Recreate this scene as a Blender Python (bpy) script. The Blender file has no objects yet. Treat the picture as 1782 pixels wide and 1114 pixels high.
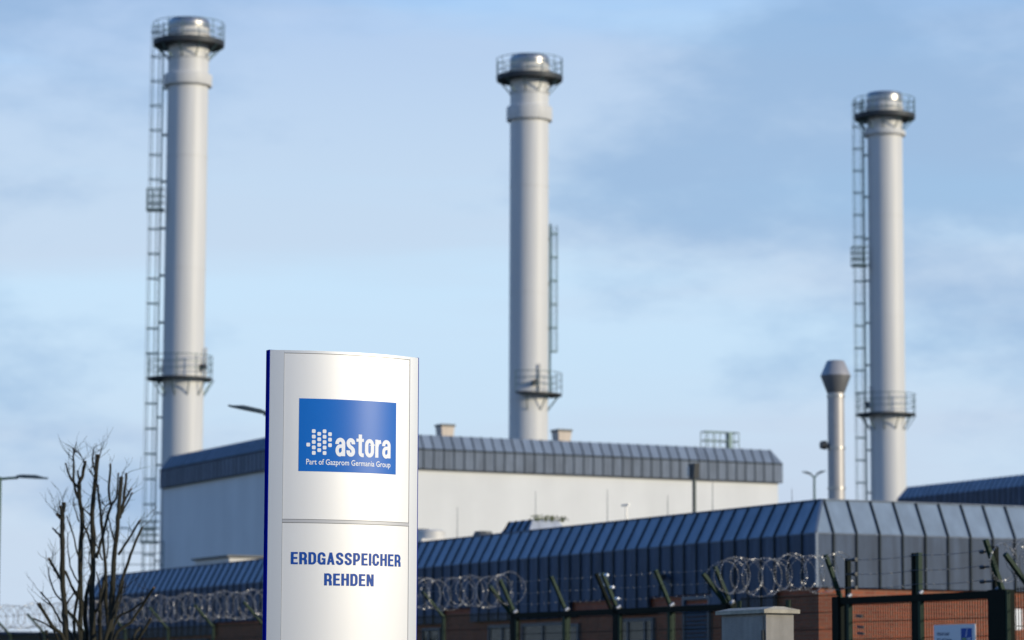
import bpy, math, random
from mathutils import Vector, Matrix
random.seed(7)
R = math.radians
sc = bpy.context.scene
col = sc.collection

# ------------------------------------------------------------------ camera
EYE = 1.5
F_PX, PITCH, ROLL = 5500.0, R(6.884), R(-0.223)     # in pixels of the 1782 x 1114 photograph
cam_d = bpy.data.cameras.new('camera')
cam = bpy.data.objects.new('camera', cam_d); col.objects.link(cam); sc.camera = cam
cam_d.sensor_width = 36.0
cam_d.lens = F_PX / 1782 * 36.0
cam_d.clip_start, cam_d.clip_end = 0.5, 6000
FW = Vector((0, math.cos(PITCH), math.sin(PITCH)))
UP0 = Vector((0, -math.sin(PITCH), math.cos(PITCH)))
RI0 = Vector((1, 0, 0))
c_, s_ = math.cos(-ROLL), math.sin(-ROLL)
RI = RI0 * c_ + UP0 * s_
UP = UP0 * c_ - RI0 * s_
cam.matrix_world = Matrix(((RI.x, UP.x, -FW.x, 0), (RI.y, UP.y, -FW.y, 0), (RI.z, UP.z, -FW.z, EYE), (0, 0, 0, 1)))
cam_d.dof.use_dof = True
cam_d.dof.focus_distance = 21.6
cam_d.dof.aperture_fstop = 3.5

# ------------------------------------------------------------------ light
SUN_AZ, SUN_EL = 118.0, 15.0          # azimuth clockwise from +Y (the view direction)
world = bpy.data.worlds.new('World'); sc.world = world; world.use_nodes = True
wn = world.node_tree; wn.nodes.clear()
def N(tree, kind, **kw):
    n = tree.nodes.new(kind)
    for k, v in kw.items(): setattr(n, k, v)
    return n
sky = N(wn, 'ShaderNodeTexSky', sky_type='NISHITA', sun_disc=False)
sky.sun_elevation = R(SUN_EL); sky.sun_rotation = R(SUN_AZ)
sky.air_density = 1.0; sky.dust_density = 0.3; sky.ozone_density = 3.0; sky.altitude = 50
tc = N(wn, 'ShaderNodeTexCoord')
def wmap(scale, loc, rot=(0, 0, 0)):
    m = N(wn, 'ShaderNodeMapping'); m.inputs['Scale'].default_value = scale; m.inputs['Location'].default_value = loc
    m.inputs['Rotation'].default_value = rot
    wn.links.new(tc.outputs['Generated'], m.inputs['Vector']); return m
def wnoise(m, sc_, detail, rough, lo, hi):
    n = N(wn, 'ShaderNodeTexNoise'); n.inputs['Scale'].default_value = sc_; n.inputs['Detail'].default_value = detail
    n.inputs['Roughness'].default_value = rough; wn.links.new(m.outputs[0], n.inputs['Vector'])
    r = N(wn, 'ShaderNodeMapRange', interpolation_type='SMOOTHSTEP'); r.inputs[1].default_value = lo; r.inputs[2].default_value = hi
    wn.links.new(n.outputs['Fac'], r.inputs[0]); return r
def wmix(a, b, fac, k=1.0):
    m = N(wn, 'ShaderNodeMix', data_type='RGBA')
    mul = N(wn, 'ShaderNodeMath', operation='MULTIPLY'); mul.inputs[1].default_value = k
    wn.links.new(fac.outputs[0], mul.inputs[0]); wn.links.new(mul.outputs[0], m.inputs['Factor'])
    for i, s in (('A', a), ('B', b)):
        tgt = [x for x in m.inputs if x.name == i and x.type == 'RGBA'][0]
        if isinstance(s, tuple): tgt.default_value = s + (1,)
        else: wn.links.new(s, tgt)
    return [o for o in m.outputs if o.type == 'RGBA'][0]
# pale haze veil that thins out with height, then two decks of soft cloud
sepz = N(wn, 'ShaderNodeSeparateXYZ'); wn.links.new(tc.outputs['Generated'], sepz.inputs[0])
veil = N(wn, 'ShaderNodeMapRange', interpolation_type='SMOOTHSTEP'); wn.links.new(sepz.outputs[2], veil.inputs[0])
veil.inputs[1].default_value = 0.14; veil.inputs[2].default_value = 0.31; veil.inputs[3].default_value = 1.0; veil.inputs[4].default_value = 0.0
wb = N(wn, 'ShaderNodeVectorMath', operation='MULTIPLY'); wb.inputs[1].default_value = (0.13, 1.02, 1.95)      # white balance on the sun
wn.links.new(sky.outputs[0], wb.inputs[0])
CL = (0.6, 9.4, 2.8)
thin = wnoise(wmap((1, 1, 4), (CL[1], CL[2], CL[0])), 4.0, 6, 0.55, 0.40, 0.66)
grey = wnoise(wmap((1, 1, 2.4), (CL[0] + 0.05, CL[1], CL[2] - 0.06), (0, R(12), 0)), 5.0, 7, 0.58, 0.46, 0.64)
band = wnoise(wmap((1, 1, 9), (CL[2], CL[0], CL[1])), 2.2, 5, 0.5, 0.42, 0.62)
fade = N(wn, 'ShaderNodeMapRange', interpolation_type='SMOOTHSTEP'); wn.links.new(sepz.outputs[2], fade.inputs[0])   # cloud thins out overhead
fade.inputs[1].default_value = 0.20; fade.inputs[2].default_value = 0.50; fade.inputs[3].default_value = 1.0; fade.inputs[4].default_value = 0.08
def faded(m):
    q = N(wn, 'ShaderNodeMath', operation='MULTIPLY'); wn.links.new(m.outputs[0], q.inputs[0]); wn.links.new(fade.outputs[0], q.inputs[1]); return q
thin, grey, band = faded(thin), faded(grey), faded(band)
low = N(wn, 'ShaderNodeMapRange', interpolation_type='SMOOTHSTEP'); wn.links.new(sepz.outputs[2], low.inputs[0])
low.inputs[1].default_value = 0.03; low.inputs[2].default_value = 0.17; low.inputs[3].default_value = 1.0; low.inputs[4].default_value = 0.0
out = wmix(wb.outputs[0], (5.75, 8.0, 9.9), veil, 0.98)
out = wmix(out, (6.0, 8.0, 9.9), thin, 0.45)
out = wmix(out, (6.1, 7.0, 8.3), low, 0.70)
out = wmix(out, (5.6, 6.3, 7.8), band, 0.5)
out = wmix(out, (2.6, 4.35, 6.9), grey, 0.68)
bg = N(wn, 'ShaderNodeBackground'); bg.inputs['Strength'].default_value = 0.10
wn.links.new(out, bg.inputs['Color'])
wo = N(wn, 'ShaderNodeOutputWorld'); wn.links.new(bg.outputs[0], wo.inputs['Surface'])

sun_d = bpy.data.lights.new('sun', 'SUN'); sun_d.energy = 3.5; sun_d.angle = R(0.5); sun_d.color = (1.0, 0.885, 0.67)
sun = bpy.data.objects.new('sun', sun_d); col.objects.link(sun)
SD = Vector((math.sin(R(SUN_AZ)) * math.cos(R(SUN_EL)), math.cos(R(SUN_AZ)) * math.cos(R(SUN_EL)), math.sin(R(SUN_EL))))
sun.rotation_euler = SD.to_track_quat('Z', 'Y').to_euler(); sun.location = SD * 60

vs = sc.view_settings
vs.view_transform = 'Standard'; vs.look = 'None'; vs.gamma = 1.0; vs.use_curve_mapping = False; vs.exposure = 0.0

# ------------------------------------------------------------------ pixel -> place
def ray(u, v):
    a, b = (u - 891) / F_PX, (557 - v) / F_PX
    return FW + RI * a + UP * b
def at(u, v, Y):
    d = ray(u, v); k = Y / d.y
    return Vector((d.x * k, Y, EYE + d.z * k))
def hit(u, v, p, n):
    d = ray(u, v); o = Vector((0, 0, EYE)); k = (p - o).dot(n) / d.dot(n)
    return o + d * k
def proj(p):
    q = Vector(p) - Vector((0, 0, EYE)); w = q.dot(FW)
    return 891 + F_PX * q.dot(RI) / w, 557 - F_PX * q.dot(UP) / w

# ------------------------------------------------------------------ mesh builder
class MB:
    def __init__(s): s.v = []; s.f = []
    def add(s, vs_, fs):
        o = len(s.v); s.v += [tuple(p) for p in vs_]; s.f += [tuple(i + o for i in f) for f in fs]; return s
    def box(s, x0, x1, y0, y1, z0, z1):
        return s.add([(x0, y0, z0), (x1, y0, z0), (x1, y1, z0), (x0, y1, z0), (x0, y0, z1), (x1, y0, z1), (x1, y1, z1), (x0, y1, z1)],
                     [(3, 2, 1, 0), (4, 5, 6, 7), (0, 1, 5, 4), (1, 2, 6, 5), (2, 3, 7, 6), (3, 0, 4, 7)])
    def prism(s, poly, ext):          # poly: list of 3-D points, ext: extrusion vector
        n = len(poly); e = Vector(ext); p = [Vector(q) for q in poly]
        return s.add(p + [q + e for q in p], [tuple(range(n - 1, -1, -1)), tuple(range(n, 2 * n))] + [(i, (i + 1) % n, n + (i + 1) % n, n + i) for i in range(n)])
    def tube(s, pts, rad, k=6, closed=False, caps=True):
        pts = [Vector(p) for p in pts]; n = len(pts)
        rads = rad if isinstance(rad, (list, tuple)) else [rad] * n
        rings = []; a = None
        for i, p in enumerate(pts):
            if closed: t = pts[(i + 1) % n] - pts[i - 1]
            else: t = pts[min(i + 1, n - 1)] - pts[max(i - 1, 0)]
            t.normalize()
            if a is None:
                a = Vector((0, 0, 1)) if abs(t.z) < 0.9 else Vector((1, 0, 0))
            a = (a - t * a.dot(t)).normalized(); b = t.cross(a)
            rings.append([p + (a * math.cos(2 * math.pi * j / k) + b * math.sin(2 * math.pi * j / k)) * rads[i] for j in range(k)])
        vs_ = [q for r in rings for q in r]; fs = []
        m = n if closed else n - 1
        for i in range(m):
            o, q = i * k, ((i + 1) % n) * k
            for j in range(k):
                fs.append((o + j, o + (j + 1) % k, q + (j + 1) % k, q + j))
        if caps and not closed:
            fs.append(tuple(range(k - 1, -1, -1))); fs.append(tuple((n - 1) * k + j for j in range(k)))
        return s.add(vs_, fs)
    def bar(s, a, b, w, h=None):
        # rectangular bar between two points
        a, b = Vector(a), Vector(b); h = h or w; t = (b - a).normalized()
        x = Vector((0, 0, 1)).cross(t)
        if x.length < 1e-3: x = Vector((1, 0, 0))
        x.normalize(); y = t.cross(x)
        P = [x * sx * w / 2 + y * sy * h / 2 for sx, sy in ((-1, -1), (1, -1), (1, 1), (-1, 1))]
        return s.add([a + p for p in P] + [b + p for p in P], [(3, 2, 1, 0), (4, 5, 6, 7), (0, 1, 5, 4), (1, 2, 6, 5), (2, 3, 7, 6), (3, 0, 4, 7)])
    def lathe(s, prof, k=48, c=(0, 0, 0), a0=0.0, a1=2 * math.pi):
        full = abs(a1 - a0 - 2 * math.pi) < 1e-6; m = k if full else k + 1
        vs_ = []
        for r, z in prof:
            for j in range(m):
                t = a0 + (a1 - a0) * j / k
                vs_.append((c[0] + r * math.cos(t), c[1] + r * math.sin(t), c[2] + z))
        fs = []
        for i in range(len(prof) - 1):
            for j in range(k):
                j2 = (j + 1) % m if full else j + 1
                fs.append((i * m + j, i * m + j2, (i + 1) * m + j2, (i + 1) * m + j))
        return s.add(vs_, fs)
    def ring(s, r0, r1, z0, z1, k=48, a0=0.0, a1=2 * math.pi):
        s.lathe([(r0, z0), (r1, z0), (r1, z1), (r0, z1), (r0, z0)], k, a0=a0, a1=a1)
        if abs(a1 - a0 - 2 * math.pi) > 1e-6:
            for t in (a0, a1):
                s.add([(r * math.cos(t), r * math.sin(t), z) for r, z in ((r0, z0), (r1, z0), (r1, z1), (r0, z1))], [(0, 1, 2, 3)])
        return s
    def mesh(s, name, mat, smooth=None):
        m = bpy.data.meshes.new(name); m.from_pydata(s.v, [], s.f); m.update()
        if mat: m.materials.append(mat)
        if smooth is not None:
            for p in m.polygons: p.use_smooth = True
            try: m.set_sharp_from_angle(angle=R(smooth))
            except Exception: pass
        return m
    def build(s, name, mat, parent=None, smooth=None, loc=None):
        return link(name, s.mesh(name, mat, smooth), parent, loc)
def link(name, mesh, parent=None, loc=None):
    o = bpy.data.objects.new(name, mesh); col.objects.link(o)
    if parent: o.parent = parent
    if loc is not None: o.location = loc
    return o
def tag(o, label=None, cat=None, group=None, kind=None):
    for k, v in (('label', label), ('category', cat), ('group', group), ('kind', kind)):
        if v: o[k] = v
    return o
def empty(name, loc, rz=0.0):
    o = bpy.data.objects.new(name, None); col.objects.link(o); o.location = loc; o.rotation_euler.z = rz
    o.empty_display_size = 0.3
    return o

# ------------------------------------------------------------------ materials
def mat(name, color, rough=0.6, metal=0.0, var=0.15, nscale=3.0, stretch=(1, 1, 1), obj_var=0.0, bump=0.0, bscale=40.0, spec=0.5, streak=None, coat=0.0):
    m = bpy.data.materials.new(name); m.use_nodes = True; t = m.node_tree
    b = t.nodes['Principled BSDF']; b.inputs['Roughness'].default_value = rough; b.inputs['Metallic'].default_value = metal
    b.inputs['Specular IOR Level'].default_value = spec; b.inputs['Coat Weight'].default_value = coat
    co = N(t, 'ShaderNodeTexCoord'); mp = N(t, 'ShaderNodeMapping'); mp.inputs['Scale'].default_value = stretch
    src = co.outputs['Object']
    if obj_var:
        oi = N(t, 'ShaderNodeObjectInfo'); ad = N(t, 'ShaderNodeVectorMath', operation='ADD')
        ml = N(t, 'ShaderNodeVectorMath', operation='SCALE'); ml.inputs['Scale'].default_value = 37.0
        cb = N(t, 'ShaderNodeCombineXYZ')
        for i in range(3): t.links.new(oi.outputs['Random'], cb.inputs[i])
        t.links.new(cb.outputs[0], ml.inputs[0]); t.links.new(ml.outputs[0], ad.inputs[0]); t.links.new(src, ad.inputs[1]); src = ad.outputs[0]
    t.links.new(src, mp.inputs['Vector'])
    nz = N(t, 'ShaderNodeTexNoise'); nz.inputs['Scale'].default_value = nscale; nz.inputs['Detail'].default_value = 6; nz.inputs['Roughness'].default_value = 0.6
    t.links.new(mp.outputs[0], nz.inputs['Vector'])
    rg = N(t, 'ShaderNodeMapRange'); rg.inputs[1].default_value = 0.3; rg.inputs[2].default_value = 0.7; rg.inputs[3].default_value = 1 - var; rg.inputs[4].default_value = 1 + var
    t.links.new(nz.outputs['Fac'], rg.inputs[0]); fac = rg.outputs[0]
    if obj_var:
        r2 = N(t, 'ShaderNodeMapRange'); r2.inputs[3].default_value = 1 - obj_var; r2.inputs[4].default_value = 1 + obj_var
        t.links.new(oi.outputs['Random'], r2.inputs[0])
        mm = N(t, 'ShaderNodeMath', operation='MULTIPLY'); t.links.new(fac, mm.inputs[0]); t.links.new(r2.outputs[0], mm.inputs[1]); fac = mm.outputs[0]
    if streak:
        sm = N(t, 'ShaderNodeMapping'); sm.inputs['Scale'].default_value = streak[0]; t.links.new(src, sm.inputs['Vector'])
        sn = N(t, 'ShaderNodeTexNoise'); sn.inputs['Scale'].default_value = 1.0; sn.inputs['Detail'].default_value = 4; t.links.new(sm.outputs[0], sn.inputs['Vector'])
        sr = N(t, 'ShaderNodeMapRange'); sr.inputs[1].default_value = 0.35; sr.inputs[2].default_value = 0.7; sr.inputs[3].default_value = 1 - streak[1]; sr.inputs[4].default_value = 1 + streak[1] * 0.6
        t.links.new(sn.outputs['Fac'], sr.inputs[0])
        m2 = N(t, 'ShaderNodeMath', operation='MULTIPLY'); t.links.new(fac, m2.inputs[0]); t.links.new(sr.outputs[0], m2.inputs[1]); fac = m2.outputs[0]
    vm = N(t, 'ShaderNodeVectorMath', operation='SCALE'); vm.inputs[0].default_value = color; t.links.new(fac, vm.inputs['Scale'])
    t.links.new(vm.outputs[0], b.inputs['Base Color'])
    if bump:
        bn = N(t, 'ShaderNodeTexNoise'); bn.inputs['Scale'].default_value = bscale; bn.inputs['Detail'].default_value = 4
        t.links.new(co.outputs['Object'], bn.inputs['Vector'])
        bp = N(t, 'ShaderNodeBump'); bp.inputs['Strength'].default_value = bump; bp.inputs['Distance'].default_value = 0.01
        t.links.new(bn.outputs['Fac'], bp.inputs['Height']); t.links.new(bp.outputs[0], b.inputs['Normal'])
    return m
M = {}
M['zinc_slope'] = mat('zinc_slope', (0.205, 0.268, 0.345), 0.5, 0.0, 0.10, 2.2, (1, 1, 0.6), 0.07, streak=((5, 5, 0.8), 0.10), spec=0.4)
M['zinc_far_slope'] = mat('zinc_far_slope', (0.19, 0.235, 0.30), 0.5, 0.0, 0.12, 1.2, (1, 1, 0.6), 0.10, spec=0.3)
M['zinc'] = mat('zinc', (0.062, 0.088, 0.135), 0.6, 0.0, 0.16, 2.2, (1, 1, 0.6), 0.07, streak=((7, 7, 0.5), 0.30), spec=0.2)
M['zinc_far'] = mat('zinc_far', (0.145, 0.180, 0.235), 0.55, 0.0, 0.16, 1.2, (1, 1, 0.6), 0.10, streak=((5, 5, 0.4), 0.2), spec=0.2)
M['seam_far'] = mat('seam_far', (0.045, 0.058, 0.068), 0.6, 0.0, 0.1, spec=0.1)  # both seam tones are darkened zinc, shade along the ribs put into them
M['seam'] = mat('seam', (0.022, 0.031, 0.035), 0.6, 0.0, 0.1, spec=0.1)
M['roof'] = mat('roof_felt', (0.10, 0.10, 0.105), 0.9, 0, 0.25, 1.5)
M['render'] = mat('white_render', (0.72, 0.72, 0.70), 0.75, 0, 0.03, 0.6, bump=0.1, bscale=12, streak=((0.8, 0.8, 0.06), 0.05))
M['stack'] = mat('stack_paint', (0.61, 0.60, 0.575), 0.5, 0, 0.03, 0.8, (1, 1, 0.25), streak=((3, 3, 0.10), 0.07))
M['steel'] = mat('stainless', (0.42, 0.40, 0.37), 0.38, 0.85, 0.12, 3)
M['duct_shade'] = mat('duct_underside_shade', (0.16, 0.16, 0.16), 0.5, 0.3, 0.05, 2)  # darker copy of the duct sheet, shade under the cone put into colour
M['duct'] = mat('duct_sheet', (0.42, 0.40, 0.38), 0.5, 0.35, 0.06, 2)
M['galv'] = mat('galvanised', (0.40, 0.40, 0.40), 0.42, 0.7, 0.15, 5)
M['grate'] = mat('platform_steel', (0.045, 0.05, 0.055), 0.6, 0.3, 0.2)
M['ladder'] = mat('ladder_steel', (0.10, 0.16, 0.16), 0.5, 0.3, 0.1)
M['green'] = mat('fence_green', (0.011, 0.032, 0.018), 0.5, 0.0, 0.15, 8, spec=0.15)
M['dgreen'] = mat('gate_dark_green', (0.003, 0.007, 0.005), 0.6, 0.0, 0.15, 8, spec=0.08)
M['lampgreen'] = mat('lamp_post_green', (0.03, 0.085, 0.065), 0.4, 0.2, 0.1, 5)
M['lamphead'] = mat('lamp_head', (0.05, 0.065, 0.062), 0.45, 0.2, 0.1, 5)
M['wire'] = mat('razor_steel', (0.36, 0.36, 0.37), 0.42, 0.7, 0.1, 10)
M['barb'] = mat('barb_wire', (0.16, 0.17, 0.18), 0.5, 0.6, 0.1, 10)
M['frameblue'] = mat('window_blue', (0.022, 0.06, 0.105), 0.4, 0.0, 0.1, 4)
M['soffit'] = mat('soffit_dark', (0.02, 0.022, 0.026), 0.7, 0, 0.1)
M['blind'] = mat('blind_fabric', (0.42, 0.43, 0.40), 0.8, 0, 0.08, 2, streak=((14, 14, 0.1), 0.2))
M['yellow'] = mat('lit_window_ochre', (0.50, 0.33, 0.10), 0.7, 0, 0.1, 2)  # ochre sheet behind one pane, a lit window put into its colour
M['conc'] = mat('cabinet_concrete', (0.30, 0.28, 0.25), 0.85, 0, 0.12, 5, bump=0.5, bscale=90, streak=((9, 9, 0.8), 0.16))
M['lidconc'] = mat('cabinet_lid', (0.40, 0.36, 0.28), 0.9, 0, 0.25, 14, bump=0.7, bscale=60)
M['board'] = mat('board_white', (0.62, 0.66, 0.70), 0.5, 0, 0.02)
M['bark'] = mat('bark', (0.020, 0.018, 0.009), 0.9, 0, 0.35, 9, (1, 1, 0.3), bump=0.6, bscale=50)
M['cut'] = mat('cut_wood', (0.12, 0.08, 0.045), 0.9, 0, 0.2, 20)
M['print_blue'] = mat('print_blue', (0.004, 0.062, 0.32), 0.45, 0, 0.02, spec=0.2)
M['print_dark'] = mat('print_dark', (0.02, 0.035, 0.10), 0.5, 0, 0.02)
M['print_white'] = mat('print_white', (0.80, 0.81, 0.83), 0.5, 0, 0.01)
M['print_green'] = mat('print_green', (0.22, 0.40, 0.05), 0.5, 0, 0.02)
M['vent'] = mat('vent_sheet', (0.62, 0.52, 0.42), 0.6, 0, 0.1, 3)
M['ventcap'] = mat('vent_cap', (0.12, 0.12, 0.11), 0.6, 0, 0.1, 3)
M['plant'] = mat('plant_unit', (0.60, 0.58, 0.54), 0.6, 0.1, 0.08, 3)
M['sunlit_side'] = mat('skylight_sunlit_side', (0.42, 0.45, 0.50), 0.5, 0.0, 0.12, 3)  # lighter than the other side: sunlight on this face put into the colour
M['dark'] = mat('dark_plastic', (0.03, 0.033, 0.035), 0.5, 0, 0.1)
M['moss'] = mat('moss', (0.10, 0.13, 0.03), 0.9, 0, 0.3, 9)
# silver sheet of the pylon: brushed metal paint
def silver(name, base, rough, metal):
    m = mat(name, base, rough, metal, 0.02, 2.0, (1, 1, 0.05)); b = m.node_tree.nodes['Principled BSDF']
    b.inputs['Anisotropic'].default_value = 0.55
    tg = N(m.node_tree, 'ShaderNodeTangent', direction_type='RADIAL', axis='Z'); m.node_tree.links.new(tg.outputs[0], b.inputs['Tangent'])
    return m
M['silver'] = silver('silver_panel', (0.66, 0.655, 0.655), 0.44, 0.38)
M['silver_edge'] = silver('silver_profile', (0.58, 0.585, 0.60), 0.40, 0.5)
M['divider'] = mat('divider_grey', (0.46, 0.46, 0.47), 0.5, 0.2, 0.02)
M['sign_blue'] = mat('sign_side_blue', (0.0, 0.010, 0.27), 0.6, 0, 0.03, spec=0.0)
M['logo_blue'] = mat('logo_blue', (0.0, 0.128, 0.50), 0.31, 0, 0.02, spec=0.32)
def glass_mat():
    m = bpy.data.materials.new('window_glass'); m.use_nodes = True; b = m.node_tree.nodes['Principled BSDF']
    b.inputs['Base Color'].default_value = (0.02, 0.03, 0.03, 1); b.inputs['Roughness'].default_value = 0.06; b.inputs['Transmission Weight'].default_value = 0.4
    return m
M['glass'] = glass_mat()
def brick_mat():
    m = bpy.data.materials.new('red_brick'); m.use_nodes = True; t = m.node_tree; b = t.nodes['Principled BSDF']; b.inputs['Roughness'].default_value = 0.85
    co = N(t, 'ShaderNodeTexCoord'); sp = N(t, 'ShaderNodeSeparateXYZ'); t.links.new(co.outputs['Object'], sp.inputs[0])
    ad = N(t, 'ShaderNodeMath', operation='ADD'); t.links.new(sp.outputs[0], ad.inputs[0]); t.links.new(sp.outputs[1], ad.inputs[1])
    cb = N(t, 'ShaderNodeCombineXYZ'); t.links.new(ad.outputs[0], cb.inputs[0]); t.links.new(sp.outputs[2], cb.inputs[1])
    bt = N(t, 'ShaderNodeTexBrick'); bt.inputs['Scale'].default_value = 1.0; bt.inputs['Brick Width'].default_value = 0.25; bt.inputs['Row Height'].default_value = 0.077
    bt.inputs['Mortar Size'].default_value = 0.010; bt.inputs['Color1'].default_value = (0.33, 0.085, 0.036, 1); bt.inputs['Color2'].default_value = (0.23, 0.058, 0.028, 1)
    bt.inputs['Mortar'].default_value = (0.22, 0.13, 0.09, 1); bt.inputs['Bias'].default_value = -0.1
    t.links.new(cb.outputs[0], bt.inputs['Vector'])
    nz = N(t, 'ShaderNodeTexNoise'); nz.inputs['Scale'].default_value = 1.3; nz.inputs['Detail'].default_value = 5; t.links.new(co.outputs['Object'], nz.inputs['Vector'])
    rg = N(t, 'ShaderNodeMapRange'); rg.inputs[3].default_value = 0.75; rg.inputs[4].default_value = 1.25; t.links.new(nz.outputs['Fac'], rg.inputs[0])
    vm = N(t, 'ShaderNodeVectorMath', operation='SCALE'); t.links.new(bt.outputs['Color'], vm.inputs[0]); t.links.new(rg.outputs[0], vm.inputs['Scale'])
    t.links.new(vm.outputs[0], b.inputs['Base Color'])
    return m
M['brick'] = brick_mat()
def ground_mat():
    m = mat('ground', (0.05, 0.06, 0.03), 0.95, 0, 0.4, 0.15, bump=0.6, bscale=3); t = m.node_tree; b = t.nodes['Principled BSDF']
    co = N(t, 'ShaderNodeTexCoord'); nz = N(t, 'ShaderNodeTexNoise'); nz.inputs['Scale'].default_value = 0.05; t.links.new(co.outputs['Object'], nz.inputs['Vector'])
    cr = N(t, 'ShaderNodeValToRGB'); cr.color_ramp.elements[0].position = 0.42; cr.color_ramp.elements[0].color = (0.022, 0.034, 0.014, 1)
    cr.color_ramp.elements[1].position = 0.6; cr.color_ramp.elements[1].color = (0.035, 0.04, 0.02, 1)
    t.links.new(nz.outputs['Fac'], cr.inputs[0]); t.links.new(cr.outputs[0], b.inputs['Base Color'])
    return m
M['ground'] = ground_mat()
M['asphalt'] = mat('asphalt', (0.05, 0.05, 0.052), 0.9, 0, 0.2, 6, bump=0.4, bscale=60)

# ------------------------------------------------------------------ ground
g = MB().add([(-3000, -600, 0), (3000, -600, 0), (3000, 5000, 0), (-3000, 5000, 0)], [(0, 1, 2, 3)]).build('ground', M['ground']); tag(g, kind='structure')

TH = R(25.7)                                           # the site's axes against the view direction
EX = Vector((math.cos(TH), math.sin(TH), 0)); EY = Vector((-math.sin(TH), math.cos(TH), 0)); EZ = Vector((0, 0, 1))
def loc_of(p, o, th=TH):
    d = Vector(p) - Vector(o)
    return Vector((d.x * math.cos(th) + d.y * math.sin(th), -d.x * math.sin(th) + d.y * math.cos(th), d.z))

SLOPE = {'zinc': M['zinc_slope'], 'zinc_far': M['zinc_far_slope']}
# ------------------------------------------------------------------ cladding with standing seams
def cladding(parent, side, cuts, L, zb, ze, zt, d, m, seam_m, sw=0.032, sh=0.032, off=(0, 0), bottoms=None, ends=(True, True), seam_list=None):
    """one mansard face; side 'R' runs along local x and looks to -y, side 'L' runs along local y and looks to -x.
    cuts: panel borders along the face; upright panels zb..ze, sloped panels ze..zt set back by d"""
    def P(s, dep, z):
        return Vector((off[0] + s, off[1] + dep, z)) if side == 'R' else Vector((off[0] + dep, off[1] + s, z))
    cache = {}
    g_ = 0.004
    nrm = P(0, 1, 0) - P(0, 0, 0)
    for i in range(len(cuts) - 1):
        s0, s1 = cuts[i], cuts[i + 1]; w = s1 - s0
        b = bottoms(0.5 * (s0 + s1)) if bottoms else zb
        k = ('v', round(w, 3), round(b, 3))
        if k not in cache:
            p0 = P(0, 0, 0)
            mb = MB(); mb.prism([P(g_, 0, b) - p0, P(w - g_, 0, b) - p0, P(w - g_, 0, ze - .004) - p0, P(g_, 0, ze - .004) - p0], nrm * 0.04)
            cache[k] = mb.mesh('cladding_panel', m)
        link('cladding_panel', cache[k], parent, P(s0, 0, 0))
        t0 = d - s0 if (ends[0] and s0 < d) else 0.0
        t1 = s1 - (L - d) if (ends[1] and s1 > L - d) else 0.0
        b0 = s0
        poly = [P(s0 + g_, 0, ze), P(s1 - g_, 0, ze), P(s1 - g_ - t1, d, zt), P(s0 + g_ + t0, d, zt)]
        if t0 == 0 and t1 == 0:
            k = ('s', round(w, 3))
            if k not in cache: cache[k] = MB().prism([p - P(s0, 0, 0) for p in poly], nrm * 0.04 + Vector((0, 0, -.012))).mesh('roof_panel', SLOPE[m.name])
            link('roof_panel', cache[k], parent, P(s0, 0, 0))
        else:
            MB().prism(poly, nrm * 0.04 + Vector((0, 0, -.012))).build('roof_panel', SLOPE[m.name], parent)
    # seams
    for i, s in enumerate(cuts[1:-1]):
        b = min(bottoms(s - .05), bottoms(s + .05)) if bottoms else zb
        if seam_list and not seam_list(s): continue
        k = ('seam', round(b, 3))
        if k not in cache:
            p0 = P(0, 0, 0); h = sw / 2; o = -sh
            ndir = (P(0, 0, 0) - P(0, 1, 0))
            prof = [(0.0, b), (0.0, ze), (d, zt)]
            mb = MB()
            out_n = [Vector((0, -1)), Vector((-(zt - ze), -0.0)), ]
            sl = Vector((d, zt - ze)).normalized(); sn = Vector((-sl.y, sl.x))   # outward normal of the slope in (dep, z)
            v0 = [(-sh, b), (-sh, ze + sh * 0.35), (d + sn.x * sh, zt + sn.y * sh), (d, zt), (0.0, ze), (0.0, b)]
            A = [P(-h, dep, z) - p0 for dep, z in v0]; B = [P(h, dep, z) - p0 for dep, z in v0]
            fs = [(0, 1, 4, 5), (1, 2, 3, 4), (11, 10, 7, 6), (10, 9, 8, 7)] + [(j, (j + 1) % 6, 6 + (j + 1) % 6, 6 + j) for j in range(6)]
            mb.add(A + B, fs)
            cache[k] = mb.mesh('seam', seam_m)
        link('seam', cache[k], parent, P(s, 0, 0))

# ------------------------------------------------------------------ near building (brick, zinc mansard)
C1 = at(1420.9, 926.3, 62.0)
o1 = Vector((C1.x, C1.y, 0))
nb = empty('brick_building', o1, TH)
tag(nb, 'low brick building with seamed zinc mansard cladding behind the green fence', 'building')
def n1(u, v, face):                                     # pixel -> local point on a face plane of this building
    return loc_of(hit(u, v, C1, -EY if face == 'R' else -EX), o1)
ZE1 = C1.z
ZB1 = n1(1419.6, 1021.5, 'R').z
D1 = 0.345
ZT1 = loc_of(at(1430.4, 870.6, (o1 + EX * D1 + EY * D1).y), o1).z
L1 = n1(152, 1040, 'L').y
XR = [0.0] + [n1(u, 930, 'R').x for u in (1449.8, 1488.8, 1528.8, 1569.0, 1608.9, 1648.4, 1687.6, 1726.7, 1765.5)]
pw = (XR[-1] - XR[1]) / 8
XR = [0.0] + [XR[1] + pw * i for i in range(0, 46)]
WR = XR[-1]
bays = [(1359, 1421, 0), (1245, 1359, 1), (1136, 1245, 0), (1061, 1136, 1), (1000, 1061, 0), (822, 1000, 1), (765, 822, 0), (560, 765, 1), (373, 560, 0), (100, 373, 1)]
def yl(u): return n1(u, 1221 - 0.0587 * 0 - (200 - 0.0587 * (1420 - u)), 'L').y
BY = [(yl(b), yl(a), k) for a, b, k in bays]
ZA1 = 1.5 + (ZB1 - 1.5) * 0.847
def bott(s):
    for a, b, k in BY:
        if a <= s < b: return ZA1 if k else ZB1
    return ZB1 if s < 1 else ZA1
nL = round(L1 / pw); CL = [L1 * i / nL for i in range(nL + 1)]
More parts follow.
